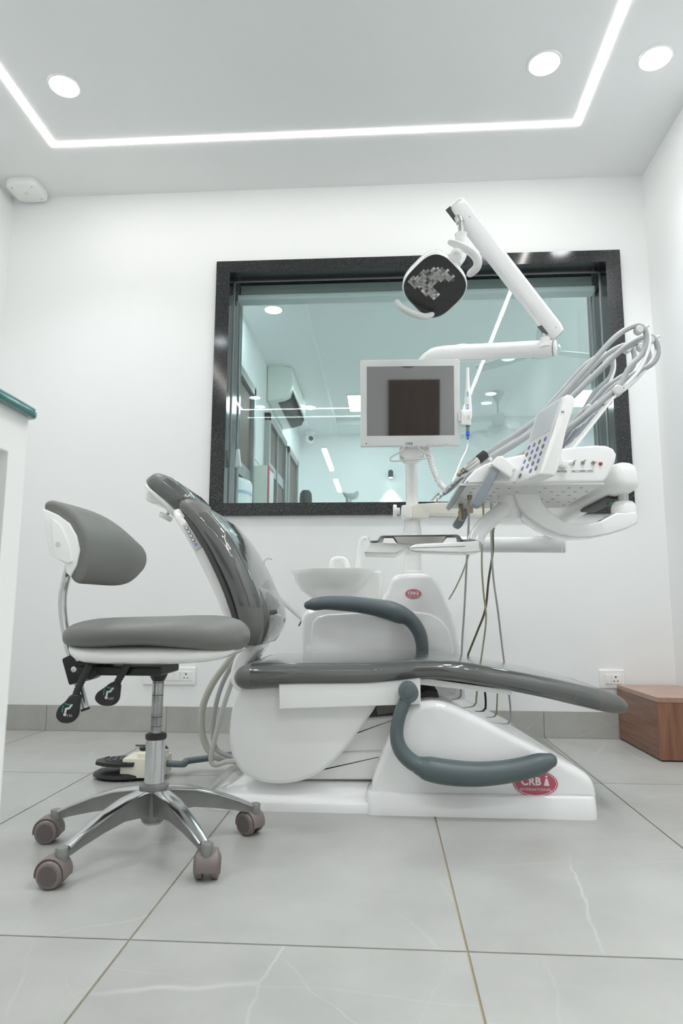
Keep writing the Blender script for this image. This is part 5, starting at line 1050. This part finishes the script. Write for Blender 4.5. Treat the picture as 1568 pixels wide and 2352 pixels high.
for a0, a1 in ((878, 912), (1014, 1050)):
    s = 1 if a0 < 900 else -1; q = [(a0, 1248), (a0+3, 1236), (a1-10, 1236), (a1, 1250)] if s > 0 else [(a0, 1250), (a0+12, 1235), (a1-3, 1235), (a1, 1247)]
    obj('tray_rest', g_prism(fillet(XZ(q, ty-.012), .002), ty-.014, ty+.19, .002), 'white', tb)
# steel tray, lying on the bracket
tr_ = thing('steel_tray', 'shallow stainless steel instrument tray lying on the white bracket', 'tray', P(960, 1244, 2.17))
y0t, y1t = ty-.016, ty+.20
def strip(pts, th):
    V_ = [Vector((x, z)) for x, z in XZ(pts, y0t)]; up_, dn_ = [], []
    for i, p in enumerate(V_):
        t_ = (V_[min(i+1, len(V_)-1)]-V_[max(i-1, 0)]).normalized(); n_ = Vector((-t_.y, t_.x)); up_.append(tuple(p+n_*th)); dn_.append(tuple(p))
    return up_+dn_[::-1]
obj('tray_sheet', g_prism(strip([(846, 1234), (849, 1243), (866, 1242.5), (870, 1238), (874, 1232), (880, 1231), (1048, 1229), (1054, 1231), (1060, 1240), (1066, 1241), (1078, 1240), (1080, 1236)], .0022), y0t, y1t), 'steel', tr_)
obj('tray_well', g_prism(fillet(XZ([(902, 1231), (1026, 1230), (1012, 1246), (990, 1249), (925, 1249.5), (914, 1247)], y0t), .003), y0t+.001, y1t-.001, .002), 'steel', tr_)
# tubes hanging from the console down behind the chair
def hang(pts, r, m): obj('tube', g_tube([P(*q) for q in pts], r, 8), m, con)
hang([(1076, 1120, 2.3), (1076, 1200, 2.35), (1071, 1300, 2.45), (1066, 1400, 2.55), (1060, 1500, 2.62), (1058, 1640, 2.64), (1060, 1725, 2.66)], .0038, 'tube')
hang([(1080, 1262, 2.4), (1064, 1310, 2.5), (1046, 1350, 2.6), (1031, 1376, 2.68)], .0028, 'tubey')
hang([(1108, 1130, 2.34), (1110, 1200, 2.38), (1106, 1290, 2.45), (1110, 1360, 2.5), (1116, 1420, 2.55), (1108, 1490, 2.62), (1098, 1560, 2.64), (1090, 1640, 2.66), (1080, 1720, 2.68)], .0034, 'tubey')
hang([(1131, 1222, 2.42), (1131, 1270, 2.45), (1122, 1330, 2.5), (1114, 1400, 2.56), (1096, 1450, 2.62), (1076, 1500, 2.66), (1066, 1530, 2.70)], .0042, 'tubed')
hang([(1128, 1130, 2.34), (1128, 1230, 2.4), (1132, 1320, 2.46), (1144, 1410, 2.52), (1156, 1510, 2.60), (1168, 1590, 2.64), (1172, 1640, 2.66), (1168, 1690, 2.68), (1150, 1728, 2.70)], .0036, 'tube')
hang([(1113, 1585, 2.62), (1115, 1620, 2.64), (1110, 1690, 2.66)], .004, 'black'); hang([(1142, 1590, 2.62), (1140, 1640, 2.64), (1136, 1700, 2.66)], .003, 'tubey')
p = P(1131, 1208, 2.42)
for a, b_, r, m_ in ((1196, 1206, 4.5, 'plug_blue'), (1206, 1216, 4.3, None), (1216, 1224, 3, None)): obj('connector', g_cyl(P(1132, b_, 2.42), P(1132, a, 2.42), pxr(r, 2.42), 12), MATS['plug_blue'] if m_ else 'brass', con)
